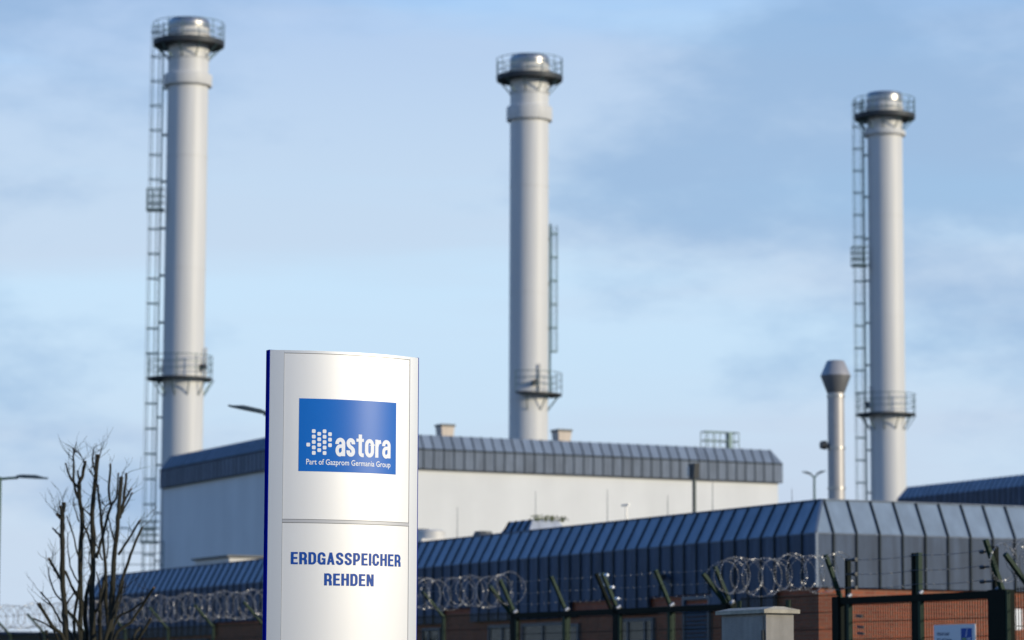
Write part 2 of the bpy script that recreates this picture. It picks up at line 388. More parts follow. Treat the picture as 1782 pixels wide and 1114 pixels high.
cladding(nb, 'R', XR, WR, ZB1, ZE1, ZT1, D1, M['zinc'], M['seam'])
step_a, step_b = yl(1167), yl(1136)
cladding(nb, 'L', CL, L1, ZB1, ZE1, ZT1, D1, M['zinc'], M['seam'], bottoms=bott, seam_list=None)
# eave drip edge, ridge capping, corner hip
mb = MB(); mb.box(-0.012, WR, -0.012, 0.0, ZE1 - 0.03, ZE1 - 0.005); mb.build('drip_edge', M['zinc_far'], nb)
mb = MB(); mb.box(-0.012, 0.0, 0.002, L1, ZE1 - 0.03, ZE1 - 0.005); mb.build('drip_edge', M['zinc_far'], nb)
mb = MB(); mb.bar((-0.01, -0.01, ZB1), (-0.01, -0.01, ZE1), 0.05); mb.bar((-0.01, -0.01, ZE1), (D1, D1, ZT1), 0.05); mb.build('corner_flashing', M['zinc_far_slope'], nb)
mb = MB(); mb.box(D1 - 0.02, WR, D1 - 0.02, D1 + 0.12, ZT1 + 0.001, ZT1 + 0.03); mb.box(D1 - 0.02, D1 + 0.12, D1 + 0.121, L1 - D1, ZT1 + 0.001, ZT1 + 0.03); mb.build('ridge_capping', M['zinc_far'], nb)
# closed far end, flat roof
mb = MB(); mb.add([(0, L1, ZA1), (WR, L1, ZA1), (WR, L1, ZE1), (0, L1, ZE1), (D1, L1 - D1, ZT1), (WR - D1, L1 - D1, ZT1)], [(0, 1, 2, 3), (3, 2, 5, 4)])
mb.add([(WR, 0, ZB1), (WR, L1, ZB1), (WR, L1, ZE1), (WR, 0, ZE1), (WR - D1, D1, ZT1), (WR - D1, L1 - D1, ZT1)], [(0, 1, 2, 3), (3, 2, 5, 4)]); mb.build('rear_cladding', M['zinc'], nb)
MB().box(D1, WR - D1, D1, L1 - D1, ZT1 - 0.25, ZT1 - 0.02).build('flat_roof', M['roof'], nb)
# brick walls just inside the cladding line
IN = 0.10
MB().box(IN, WR - IN, IN, 0.36, 0, ZB1 + 0.3).build('brick_wall', M['brick'], nb)
MB().box(IN, IN + 0.26, 0.361, L1 - IN, 0, ZB1 + 0.3).build('brick_wall', M['brick'], nb)
MB().box(IN + 0.261, WR - IN, L1 - 0.36, L1 - IN, 0, ZB1 + 0.3).build('brick_wall', M['brick'], nb)
MB().box(WR - 0.36, WR - IN, 0.361, L1 - 0.361, 0, ZB1 + 0.3).build('brick_wall', M['brick'], nb)
mb = MB(); mb.box(0.005, WR - IN, 0.041, IN, ZB1 - 0.012, ZB1 + 0.02); mb.build('soffit', M['soffit'], nb)
for a, b, k in BY:
    z = ZA1 if k else ZB1
    MB().box(0.041, IN + .02, max(a, IN + .03), min(b, L1) - .003, z - 0.012, z + 0.02).build('soffit', M['soffit'], nb)
# windows, louvre door on the shaded long side
def window(u0, u1, z0, z1, panes, pane_m=None, name='window'):
    a, b = yl(u1), yl(u0)
    mb = MB(); fw = 0.07
    mb.box(0.02, IN + .03, a, b, z1 - fw, z1); mb.box(0.02, IN + .03, a, b, z0, z0 + fw)
    edges = [a + (b - a) * t for t in panes]
    for e in edges:
        mb.box(0.021, IN + .029, min(max(e - fw / 2, a), b - fw), min(max(e - fw / 2, a), b - fw) + fw, z0 + fw, z1 - fw)
    w = mb.build(name, M['frameblue'], nb)
    for i in range(len(edges) - 1):
        pm = pane_m[i] if pane_m else M['glass']
        MB().box(0.05, 0.06, edges[i] + .03, edges[i + 1] - .03, z0 + fw, z1 - fw).build('pane', M['glass'], w)
        if pm is not M['glass']:
            MB().box(0.075, 0.08, edges[i] + .05, edges[i + 1] - .05, z0 + fw + .002, z1 - fw - .08).build('blind', pm, w)  # fabric blinds; the ochre one stands for a lit window
B_, Y_, G_ = M['blind'], M['yellow'], M['glass']
zw = ZA1 - 0.10
window(848, 892, 1.2, zw, [0, .45, 1], [B_, B_])
window(906, 980, 1.2, zw, [0, .5, 1], [B_, G_])
window(983, 1004, 1.2, zw - .05, [0, 1], [Y_])
window(1076, 1134, 1.0, zw, [0, .24, .75, 1], [G_, G_, G_])
window(732, 764, 1.2, zw, [0, .6, 1], [B_, B_])
window(575, 700, 1.2, zw, [0, .25, .5, .75, 1], [B_, G_, B_, G_])
window(250, 360, 1.2, zw, [0, .2, .4, .6, .8, 1], [G_, B_, G_, B_, G_])
# louvre door
a, b = yl(1232), yl(1184)
mb = MB(); mb.box(0.03, IN + .02, a, a + .08, 0.05, ZB1 - .03); mb.box(0.03, IN + .02, b - .08, b, 0.05, ZB1 - .03); mb.box(0.03, IN + .02, a + .08, b - .08, ZB1 - .11, ZB1 - .03)
ld = mb.build('louvre_door', M['frameblue'], nb)
z = 0.15
sm_ = MB().prism([(0, 0, 0), (0.05, 0, 0.07), (0.06, 0, 0.07), (0.01, 0, 0)], (0, b - a - .166, 0)).mesh('slat', M['frameblue'])
while z < ZB1 - .2:
    link('slat', sm_, ld, (0.035, a + .083, z)); z += 0.085
# small framed notice and camera on the cladding
p = n1(1053, 998, 'L'); q = n1(1053, 1016, 'L')
mb = MB(); mb.box(-.05, -.001, p.y - .22, p.y + .22, p.z - .28, p.z); fr = mb.build('notice_frame', M['galv'], nb)
MB().box(-.056, -.051, p.y - .17, p.y + .17, p.z - .23, p.z - .05).build('notice', M['frameblue'], fr)
p = n1(1158, 1002, 'L')
mb = MB(); mb.bar((0, p.y, p.z), (-.22, p.y, p.z), .06); mb.bar((-.22, p.y + .05, p.z + .0), (-.22, p.y - .30, p.z - .05), .12); mb.build('wall_camera', M['dark'], nb)
# white notice on the sunlit brick
p = loc_of(hit(1769, 1078, o1 + EY * IN, -EY), o1)
MB().box(p.x - .12, p.x + .12, IN - .03, IN - .003, p.z - .21, p.z + .21).build('wall_notice', M['print_white'], nb)

# roof clerestory on the near building
RZ = ZT1 - 0.02
def on_roof(u, v, dep):                                # point on a plane parallel to the long side, dep metres behind it
    return loc_of(hit(u, v, C1 + EX * dep, -EX), o1)
p0 = on_roof(858, 934, 1.6); p1 = on_roof(1003, 905, 1.6); pt = on_roof(918, 905, 1.9)
ya, yb = on_roof(1000, 915, 1.6).y, p0.y; zt = pt.z
mid = on_roof(917, 905, 1.6).y
cl = empty('roof_skylight', o1 + EX * 1.6 + EY * mid + EZ * RZ, TH)
tag(cl, 'small zinc clad skylight rising above the long roof of the brick building', 'skylight')
hh = zt - RZ; ll = yb - mid; ex_ = loc_of(hit(1000, 915, C1 + EY * mid, -EY), o1).x - 1.6
n_ = 5
for i in range(n_):
    s0 = ll * i / n_; s1 = ll * (i + 1) / n_; t1 = 0.35 if i == n_ - 1 else 0; t0 = .3 if i == 0 else 0
    MB().prism([(0, s0 + .004, 0), (0, s1 - .004, 0), (.3, s1 - .004 - t1, hh), (.3, s0 + .004 + t0, hh)], (.04, 0, 0)).build('roof_panel', M['zinc_slope'], cl)
    if i: MB().prism([(0, s0 - .015, 0), (0, s0 + .015, 0), (.3, s0 + .015, hh), (.3, s0 - .015, hh)], (-.05, 0, .01)).build('seam', M['seam'], cl)
for i in range(3):
    x0 = ex_ * i / 3; x1 = ex_ * (i + 1) / 3; t0 = .3 if i == 0 else 0; t1 = .3 if i == 2 else 0
    MB().prism([(x0 + .004, 0, 0), (x1 - .004, 0, 0), (x1 - .004 - t1, .3, hh), (x0 + .004 + t0, .3, hh)], (0, .04, 0)).build('roof_panel', M['sunlit_side'], cl)
MB().box(.34, ex_ - .31, .34, ll - .37, 0, hh - .01).build('skylight_body', M['zinc'], cl)
# moss tufts growing on it
for (u, s) in ((935, .12), (952, .16), (962, .13), (986, .11)):
    p = on_roof(u, 906, 2.0); mb = MB()
    for i in range(40):
        a_ = random.random() * 6.28; r_ = random.random() * s * 1.4; h_ = random.random() * s * .9
        c = Vector((r_ * math.cos(a_), r_ * math.sin(a_), h_)); d = Vector((random.uniform(-1, 1), random.uniform(-1, 1), random.uniform(.2, 1))).normalized() * .06
        e = d.cross(Vector((.3, .5, .8))).normalized() * .02
        mb.add([c - e, c + e, c + d], [(0, 1, 2)])
        mb.add([(0, 0, -.02), (.01, 0, -.02), tuple(c)], [(0, 1, 2)])
    t = mb.build('moss_tuft', M['moss'], None); t.location = o1 + EX * (1.6 + ex_ * {935: .3, 952: .5, 962: .62, 986: .85}[u]) + EY * (mid + .28) + EZ * (RZ + hh - .03); t.rotation_euler.z = TH
    tag(t, {935: 'small tuft of greenery at the near end of the roof skylight', 952: 'largest tuft of greenery in the middle of the roof skylight', 962: 'rounded tuft of greenery right of the largest one on the roof skylight', 986: 'last small tuft of greenery at the right end of the roof skylight'}[u], 'plant', 'greenery on the roof skylight')

def roof_thing(name, label, cat, u, v, dep, build, group=None):
    p = on_roof(u, v, dep); o = o1 + EX * dep + EY * p.y + EZ * RZ
    e = empty(name, o, TH); tag(e, label, cat, group); build(e, p.z - RZ); return e
def fan(e, h):
    mb = MB(); mb.box(-.45, .45, -.45, .45, 0, h * .55); mb.build('housing', M['plant'], e)
    MB().lathe([(0.0, h * .55), (.40, h * .55), (.40, h * .95), (.30, h), (0, h)], 20).build('fan_hood', M['plant'], e, 40)
roof_thing('roof_fan', 'cream roof fan unit just right of the tall sign', 'roof fan', 749, 923, 2.2, fan)
def rhood(e, h):
    MB().lathe([(0.0, 0), (.16, 0), (.16, h * .6), (.28, h * .62), (.22, h), (0, h)], 16).build('cowl', M['ventcap'], e, 40)
roof_thing('roof_cowl', 'small dark cowl vent on the roof edge left of the skylight', 'vent', 841, 925, 2.2, rhood)
roof_thing('roof_cowl', 'dark cowl vent half hidden by the right edge of the tall sign', 'vent', 733, 921, 2.4, rhood)
def slab(e, h):
    MB().box(-.6, .6, -1.5, 1.5, 0, h - .06).build('housing', M['plant'], e); MB().box(-.7, .7, -1.6, 1.6, h - .06, h).build('lid', M['ventcap'], e)
roof_thing('roof_ventilator', 'long low grey box on the roof left of the tall sign', 'ventilator', 401, 970, 2.2, slab)
def rod(e, h):
    MB().tube([(0, 0, 0), (0, 0, h)], [.012, .006], 5).build('rod', M['barb'], e); MB().box(-.12, .12, -.12, .12, 0, .06).build('foot', M['conc'], e)
for i, (u, v) in enumerate(((796, 882), (932, 855), (1057, 852), (1162, 862), (1240, 832), (1378, 850))):
    roof_thing('lightning_rod', '%s thin lightning rod from the left on the brick building roof' % ['first', 'second', 'third', 'fourth', 'fifth', 'sixth'][i], 'lightning rod', u, v, 3.0, rod, 'lightning rods on the brick building roof')
def tmast(e, h):
    MB().tube([(0, 0, 0), (0, 0, h)], .022, 6).build('mast', M['galv'], e); MB().bar((0, -.14, h), (0, .22, h), .04).build('sensor_head', M['galv'], e)
roof_thing('sensor_mast', 'short pale mast with a cross head on the brick building roof', 'mast', 1090, 879, 3.0, tmast)
def cmast(e, h):
    MB().tube([(0, 0, 0), (0, 0, h - .15)], .045, 10).build('mast', M['lamphead'], e)
    MB().prism([(-.07, -.11, h - .34), (-.07, .11, h - .34), (-.07, .16, h), (-.07, -.16, h)], (.13, 0, 0)).build('camera_housing', M['dark'], e)
    MB().box(-.10, -.071, .06, .16, h - .28, h - .05).build('bracket', M['galv'], e)
roof_thing('camera_mast', 'dark mast with a boxy camera head in front of the white hall', 'mast', 1208, 807, 3.2, cmast)

# steel exhaust stack on the roof
YS = 88.0
p = at(1454, 628, YS); o = Vector((p.x, YS, RZ)); H = p.z - RZ
sx = empty('exhaust_stack', o); tag(sx, 'slim stainless exhaust stack with a double cone cap beside the right chimney', 'exhaust stack')
sc_m = YS / F_PX
def zs(v): return at(1454, v, YS).z - RZ
r0 = 14.8 * sc_m
MB().lathe([(r0, 0), (r0, zs(684))], 32).build('shaft', M['duct'], sx, 40)
for v in (690, 780, 850): MB().ring(r0, r0 + .02, zs(v) - .03, zs(v) + .03, 32).build('band', M['steel'], sx, 40)
MB().lathe([(r0 + .01, zs(684)), (26.5 * sc_m, zs(655)), (26.5 * sc_m, zs(654))], 32).build('lower_cone', M['duct_shade'], sx, 40)
MB().lathe([(26.5 * sc_m, zs(654)), (15.5 * sc_m, zs(629)), (14 * sc_m, zs(628)), (0, zs(628))], 32).build('upper_cone', M['duct'], sx, 40)
zz = zs(775)
MB().tube([(-r0 + .02, 0, zz), (-r0 - .08, -.02, zz)], .05, 10).tube([(-r0 - .06, -.02, zz + .0), (-r0 - .20, -.06, zz)], [.13, .11], 14).build('warning_lamp', M['dark'], sx, 40)

# ------------------------------------------------------------------ far white hall
YH = 135.0
C2 = at(519.5, 771.0, YH); o2 = Vector((C2.x, C2.y, 0))
hall = empty('white_hall', o2, TH); tag(hall, 'tall white rendered hall with grey seamed cladding band behind the sign', 'building')
def n2(u, v, face): return loc_of(hit(u, v, C2, -EY if face == 'R' else -EX), o2)
ZE2 = C2.z; ZB2 = 0.5 * (n2(729.3, 815, 'R').z + n2(1300, 837.2, 'R').z); LX2 = n2(1362, 807, 'R').x; LY2 = n2(278, 818, 'L').y; D2 = 0.40
ZE2b = 0.5 * (n2(729.3, 779.6, 'R').z + n2(1362, 806.8, 'R').z)
ZE2 = ZE2b
ZT2 = loc_of(hit(729.3, 756.6, C2 + EY * D2, -EY), o2).z
nR = round(LX2 / (n2(900, 785, 'R').x - n2(882.5, 785, 'R').x)); pw2 = LX2 / nR
cladding(hall, 'R', [pw2 * i for i in range(nR + 1)], LX2, ZB2, ZE2, ZT2, D2, M['zinc_far'], M['seam_far'], 0.04, 0.03)
nL2 = round(LY2 / pw2)
cladding(hall, 'L', [LY2 * i / nL2 for i in range(nL2 + 1)], LY2, ZB2, ZE2, ZT2, D2, M['zinc_far'], M['seam_far'], 0.04, 0.03)
MB().box(-.02, LX2, -.02, 0, ZE2 - .07, ZE2 - .01).build('drip_edge', M['seam'], hall)
MB().box(-.02, 0, .002, LY2, ZE2 - .07, ZE2 - .01).build('drip_edge', M['seam'], hall)
OV = 0.16
MB().box(OV, LX2 - OV, OV, LY2 - OV, 0, ZB2 + .5).build('wall', M['render'], hall)
MB().box(.0, LX2, .0, LY2, ZB2 - .03, ZB2 - .002).build('soffit', M['soffit'], hall)
mb = MB(); mb.add([(LX2, 0, ZB2), (LX2, LY2, ZB2), (LX2, LY2, ZE2), (LX2, 0, ZE2), (LX2 - D2, LY2 - D2, ZT2), (LX2 - D2, D2, ZT2)], [(0, 1, 2, 3), (3, 2, 4, 5)])
mb.add([(0, LY2, ZB2), (LX2, LY2, ZB2), (LX2, LY2, ZE2), (0, LY2, ZE2), (D2, LY2 - D2, ZT2), (LX2 - D2, LY2 - D2, ZT2)], [(0, 1, 2, 3), (3, 2, 5, 4)]); mb.build('rear_cladding', M['zinc_far'], hall)
MB().box(D2, LX2 - D2, D2, LY2 - D2, ZT2 - .4, ZT2 - .01).build('flat_roof', M['roof'], hall)
mb = MB(); mb.tube([(LX2 - .06, OV + .3, 0), (LX2 - .06, OV + .3, ZB2)], .05, 8); mb.build('downpipe', M['galv'], hall)
def hall_pt(u, v, dep): return loc_of(hit(u, v, C2 + EY * dep, -EY), o2)
for lab, u0, u1, v0 in (('boxy roof vent on the white hall roof nearest the tall sign', 761, 788, 738), ('boxy roof vent on the white hall roof right of the middle chimney', 963.5, 991, 747)):
    a = hall_pt(u0, v0, 1.0); b = hall_pt(u1, v0, 1.0); w = (b.x - a.x); h = a.z - ZT2
    e = empty('roof_vent', o2 + EX * ((a.x + b.x) / 2) + EY * 1.0 + EZ * (ZT2 - .01), TH); tag(e, lab, 'roof vent', 'vents on the white hall roof')
    q = w / 2 * .8
    MB().add([(-q * .9, -q, 0), (q * .9, -q, 0), (q * .9, q, 0), (-q * .9, q, 0), (-q * 1.05, -q * 1.1, h * .82), (q * 1.05, -q * 1.1, h * .82), (q * 1.05, q * 1.1, h * .82), (-q * 1.05, q * 1.1, h * .82)],
             [(0, 1, 5, 4), (1, 2, 6, 5), (2, 3, 7, 6), (3, 0, 4, 7), (4, 5, 6, 7)]).build('housing', M['vent'], e)
    MB().box(-q * 1.15, q * 1.15, -q * 1.2, q * 1.2, h * .822, h).build('cap', M['ventcap'], e)
# guard rail at the roof hatch
e0 = hall_pt(1228, 780, 1.2); e1 = hall_pt(1286, 780, 1.2); ht = hall_pt(1228, 751, 1.2).z - ZT2 + .02
gr = empty('roof_guard_rail', o2 + EX * e0.x + EY * 1.2 + EZ * (ZT2 - .01), TH); tag(gr, 'green guard rail and ladder head on the white hall roof', 'guard rail')
w = e1.x - e0.x
mb = MB()
for z in (ht, ht * .5):
    mb.tube([(0, 0, z), (w, 0, z)], .024, 6); mb.tube([(0, .45, z), (w, .45, z)], .024, 6); mb.tube([(0, 0, z), (0, .45, z)], .024, 6); mb.tube([(w, 0, z), (w, .45, z)], .024, 6)
mb.build('rail', M['ladder'], gr)
for fx in (0, .22, .43, 1): 
    MB().tube([(w * fx, 0, 0), (w * fx, 0, ht)], .024, 6).build('post', M['ladder'], gr)
    MB().tube([(w * fx, .45, 0), (w * fx, .45, ht)], .024, 6).build('post', M['ladder'], gr)
MB().box(w * .68, w * .78, -.05, .25, 0, ht).build('ladder_stile', M['ladder'], gr)

# ------------------------------------------------------------------ sister hall on the right
C3 = at(1561, 868, 172.0); o3 = Vector((C3.x, C3.y, 0))
hb = empty('blue_hall', o3, TH); tag(hb, 'dark shaded seamed hall at the right edge behind the brick building', 'building')
# its long side runs from the far left corner towards the camera
ZE3 = C3.z; D3 = 0.40; L3 = 46.0
ZT3 = at(1571, 849, 172.4).z
n3 = round(L3 / pw2)
cladding(hb, 'L', [L3 * i / n3 for i in range(n3 + 1)], L3, 0.0, ZE3, ZT3, D3, M['zinc'], M['seam_far'], 0.04, 0.03, off=(0, -L3))
mb = MB(); mb.add([(0, 0, 0), (22, 0, 0), (22, 0, ZE3), (0, 0, ZE3), (D3, -D3, ZT3), (22, -D3, ZT3), (0, -L3, 0), (22, -L3, 0), (22, -L3, ZE3), (0, -L3, ZE3), (D3, -L3 + D3, ZT3), (22, -L3 + D3, ZT3)],
    [(0, 1, 2, 3), (3, 2, 5, 4), (6, 7, 8, 9), (9, 8, 11, 10), (1, 7, 8, 2), (2, 8, 11, 5)]); mb.build('gable_cladding', M['zinc_far'], hb)
MB().box(D3, 22, -L3 + D3, -D3, ZT3 - .3, ZT3 - .01).build('flat_roof', M['roof'], hb)

# low shed at the far left edge
pS = at(150, 1101, 108.0)
so = Vector((pS.x, pS.y, 0)); sh = empty('low_shed', so, TH); tag(sh, 'low dark blue shed behind the fence at the left edge', 'shed')
MB().box(-16, 0, 0, 6, 0, pS.z - .12).build('wall', M['frameblue'], sh); MB().box(-16.2, .2, -.2, 6.2, pS.z - .12, pS.z).build('roof', M['zinc'], sh)

# ------------------------------------------------------------------ chimneys
YC = [165.0, 0, 0]
top_z = at(325, 28.5, 165.0).z
def depth_for(u, v):
    d = ray(u, v); return (top_z - EYE) / d.z * d.y
YC = [165.0, depth_for(921, 92.5), depth_for(1541, 157.5)]
def chimney(i, u_c, half_px, v, label, ladder_az, lad_from, lad_to, low_arc, cage_d, baskets):
    LO = .26 if cage_d > .6 else .10
    Y = YC[i]; c = at(u_c, 500, Y); k = Y / F_PX
    rt = empty('chimney', (c.x, Y, 0)); tag(rt, label, 'chimney', 'tall power plant chimneys')
    def z(vv): return at(u_c, vv, Y - half_px * k).z
    r = half_px * k
    cap, capb, deck, foot, c0, c1 = [z(q) for q in v['top']]
    MB().lathe([(r * 1.01, 0), (r, 3), (r * .995, c1 - .3), (r * .995, foot), (r * 1.0, foot), (r * 1.0, capb)], 64).build('shaft', M['stack'], rt, 40)
    # weld rings dividing the shaft into lengths
    zz = 6.0
    while zz < c1 - 2:
        MB().ring(r * .99, r + .012, zz, zz + .05, 64).build('flange', M['stack'], rt, 40); zz += 6.0
    cr = r * 1.18
    MB().lathe([(r * .99, c0), (cr * .97, c0), (cr, c0 - .04), (cr, c1 + .05), (cr * .985, c1), (r * .99, c1)], 64).build('collar', M['stack'], rt, 40)
    MB().lathe([(r * 1.04, foot - .05), (r * 1.04, foot + .02), (r, foot + .02)], 64).build('bracket_ring', M['stack'], rt, 40)
    MB().lathe([(r * 1.06, deck + .45), (r * 1.06, capb - .25), (r, capb - .25)], 64).build('neck_band', M['stack'], rt, 40)
    MB().lathe([(r * 1.03, capb - .02), (r * 1.03, cap - .25), (r * 1.0, cap - .05), (r * .96, cap), (r * .86, cap), (r * .86, capb)], 64).build('cap', M['steel'], rt, 35)
    # top platform
    pr = r * v['pr']
    MB().ring(r * 1.01, pr, deck - .12, deck, 64).build('deck', M['grate'], rt, 40)
    MB().ring(pr - .02, pr + .02, deck, deck + .14, 64).build('toe_board', M['grate'], rt, 40)
    mb = MB()
    for h in (1.1, .75, .4): mb.tube([((pr) * math.cos(2 * math.pi * j / 40), pr * math.sin(2 * math.pi * j / 40), deck + h) for j in range(40)], .020, 6, closed=True)
    for j in range(14):
        a = 2 * math.pi * (j + .35) / 14; mb.tube([(pr * math.cos(a), pr * math.sin(a), deck), (pr * math.cos(a), pr * math.sin(a), deck + 1.1)], .022, 6)
    mb.build('railing', M['ladder'], rt)
    for j in range(10):
        a = 2 * math.pi * (j + .2) / 10; ca, sa = math.cos(a), math.sin(a)
        MB().bar((pr * .96 * ca, pr * .96 * sa, deck - .12), (r * 1.02 * ca, r * 1.02 * sa, foot), .055).build('bracket', M['ladder'], rt)
    # lower platform
    dl = z(v['low']); a0, a1 = low_arc; pl = r * v['plr']
    ofs = (v.get('off', 0) * k, 0, 0)
    MB().ring(r * (.82 if v.get('off') else 1.005), pl, dl - .10, dl, 48, a0, a1).build('deck', M['grate'], rt, 40, ofs)
    mb = MB(); n = 40
    for h in (1.15, .78, .42): mb.tube([(pl * math.cos(a0 + (a1 - a0) * j / n), pl * math.sin(a0 + (a1 - a0) * j / n), dl + h) for j in range(n + 1)], .021, 6)
    m_ = 4 if a1 - a0 < 3.5 else 8
    for j in range(m_ + 1):
        a = a0 + (a1 - a0) * j / m_; mb.tube([(pl * math.cos(a), pl * math.sin(a), dl), (pl * math.cos(a), pl * math.sin(a), dl + 1.15)], .024, 6)
    mb.build('railing', M['ladder'], rt, None, ofs)
    for j in range(m_):
        a = a0 + (a1 - a0) * (j + .5) / m_; ca, sa = math.cos(a), math.sin(a)
        MB().bar((pl * .95 * ca, pl * .95 * sa, dl - .1), (r * ca, r * sa, dl - .95), .05).build('bracket', M['ladder'], rt)
    # sampling gear on the lower platform
    a = a0 + (a1 - a0) * v.get('gear', .5); ca, sa = math.cos(a), math.sin(a)
    MB().tube([(r * .98 * ca, r * .98 * sa, dl + .55), (r * 1.28 * ca, r * 1.28 * sa, dl + .55)], .16, 12).build('sampling_port', M['dark'], rt, 40)
    MB().tube([((r + .15) * math.cos(a + .25), (r + .15) * math.sin(a + .25), dl), ((r + .15) * math.cos(a + .25), (r + .15) * math.sin(a + .25), dl + 1.6)], .06, 8).build('sampling_pipe', M['galv'], rt, 40)
    # ladder with safety cage
    za, zb = lad_from, lad_to
    za = z(za) if za else 0.0; zb = deck + 1.1 if zb is None else z(zb)
    A = Vector((math.cos(ladder_az), math.sin(ladder_az), 0)); T = Vector((-A.y, A.x, 0))
    mb = MB()
    for s in (-.24, .24): mb.bar(A * (r + LO) + T * s + EZ * za, A * (r + LO) + T * s + EZ * zb, .06)
    zz = za + .3
    while zz < zb - .2: mb.tube([A * (r + LO) + T * -.24 + EZ * zz, A * (r + LO) + T * .24 + EZ * zz], .014, 5); zz += .3
    zz = za + 1.2
    while zz < zb:
        for s in (-.24, .24): mb.bar(A * (r - .01) + T * s + EZ * zz, A * (r + LO) + T * s + EZ * zz, .06)
        zz += 2.5
    mb.build('ladder', M['ladder'], rt)
    mb = MB(); zz = max(za + 2.4, 2.4); z_cage0 = zz
    def hoop(zh, w=.05):
        pts = []
        for j in range(11):
            t = math.pi * j / 10; pts.append(A * (r + LO + cage_d * math.sin(t)) + T * (-.34 * math.cos(t)) + EZ * zh)
        for q in range(10): mb.bar(pts[q], pts[q + 1], .012, w)
        return pts
    while zz < zb - .1: P_ = hoop(zz, .05); zz += 1.32
    for j in (1, 3, 5, 7, 9): mb.bar(P_[j] * 1 + EZ * (z_cage0 - P_[j].z), P_[j] + EZ * (zb - .1 - P_[j].z), .026, .012)
    mb.build('safety_cage', M['ladder'], rt)
    # rest platforms on the ladder
    for vb in baskets:
        zb_ = z(vb); e = MB()
        e.add([], [])
        q0 = A * (r + .05) + EZ * zb_
        for s in (-1, 1):
            e.bar(q0 + T * (s * .38), q0 + A * .92 + T * (s * .38), .08)
        for f in range(6): e.bar(q0 + A * (.1 + .16 * f) - T * .38, q0 + A * (.1 + .16 * f) + T * .38, .10, .05)
        for h in (.4, .75, 1.1):
            e.bar(q0 + A * .92 - T * .38 + EZ * h, q0 + A * .92 + T * .38 + EZ * h, .05)
            for s in (-1, 1): e.bar(q0 + T * (s * .38) + EZ * h, q0 + A * .92 + T * (s * .38) + EZ * h, .05)
        for s in (-1, 1):
            for f in (.25, .6, .92): e.bar(q0 + A * f + T * (s * .38), q0 + A * f + T * (s * .38) + EZ * 1.1, .05)
        e.build('rest_platform', M['ladder'], rt)
    return rt
LEFT, RIGHT = math.pi, 0.0
chimney(0, 321.5, 36.0, dict(top=(28.5, 43, 70, 96, 124, 144), pr=1.74, low=655, plr=1.58, gear=.72, off=-6), 'leftmost and tallest looking white chimney with a caged ladder down its left side', LEFT + .08, None, None, (math.pi * .72, math.pi * 2.28), .64, (361, 943))
chimney(1, 920.3, 34.3, dict(top=(92.5, 107, 131, 157, 181, 205), pr=1.70, low=683, plr=1.70, gear=.25), 'middle white chimney rising behind the white hall with a half platform low down', RIGHT + .10, 683, 384, (math.pi * 1.37, math.pi * 2.25), .42, ())
chimney(2, 1542.5, 31.0, dict(top=(157.5, 172, 199, 222, 224, 232), pr=1.72, low=718, plr=1.66, gear=.22, off=-3), 'rightmost white chimney with a slim collar and a caged ladder on its left', LEFT + .08, None, None, (math.pi * .72, math.pi * 2.28), .64, (459,))

# ------------------------------------------------------------------ street lamps
def lamp(label, u, v, Y, arms, hs=1.0):
    p = at(u, v, Y); rt = empty('street_lamp', (p.x, Y, 0)); tag(rt, label, 'street lamp', 'street lamps on the site')
    H = p.z
    MB().tube([(0, 0, 0), (0, 0, 1.2), (0, 0, H)], [.075, .06, .04], 12).build('pole', M['lampgreen'], rt, 40)
    for (ax, ay, rise, ln) in arms:
        d = Vector((ax, ay, 0)).normalized(); e = d * ln + EZ * rise
        MB().tube([(0, 0, H - .05), tuple(d * ln * .5 + EZ * (H + rise * .5 - .02)), tuple(d * ln + EZ * (H + rise))], .03, 8).build('arm', M['lampgreen'], rt, 40)
        s = d.cross(EZ); a = d * ln * .9 + EZ * (H + rise * .9); hl = .74
        t = (d + EZ * (rise / ln)).normalized(); up = s.cross(t).normalized()
        prof = [(x_ * hs, w_ * hs) for x_, w_ in ((0, .045), (.12, .10), (.45, .13), (.66, .09), (.74, .02))]
        L_ = [a + t * x - s * w + up * .0 for x, w in prof]; R_ = [a + t * x + s * w for x, w in prof]
        T_ = [a + t * x + up * (.035 + .06 * math.sin(math.pi * min(x / (.74 * hs) + .1, 1))) for x, w in prof]
        n = len(prof); fs = []
        for j in range(n - 1): fs += [(j, j + 1, 2 * n + j + 1, 2 * n + j), (2 * n + j, 2 * n + j + 1, n + j + 1, n + j), (n + j, n + j + 1, j + 1, j)]
        fs += [(0, 2 * n, n), (n - 1, 2 * n - 1, 3 * n - 1)]
        MB().add(L_ + R_ + T_, fs).build('lamp_head', M['lamphead'], rt, 50)
lamp('lamp with a long flat head reaching out left from behind the tall sign', 500, 729, 60.0, [(-1, -.1, .09, .45)])
lamp('lamp cut by the left edge of the picture with its arm pointing right', 0, 830, 72.0, [(1, -.1, -.02, .42)])
lamp('twin armed lamp beside the slim stainless exhaust stack', 1417, 829, 118.0, [(-1, 0, .035, .10), (1, .05, .045, .10)], .52)

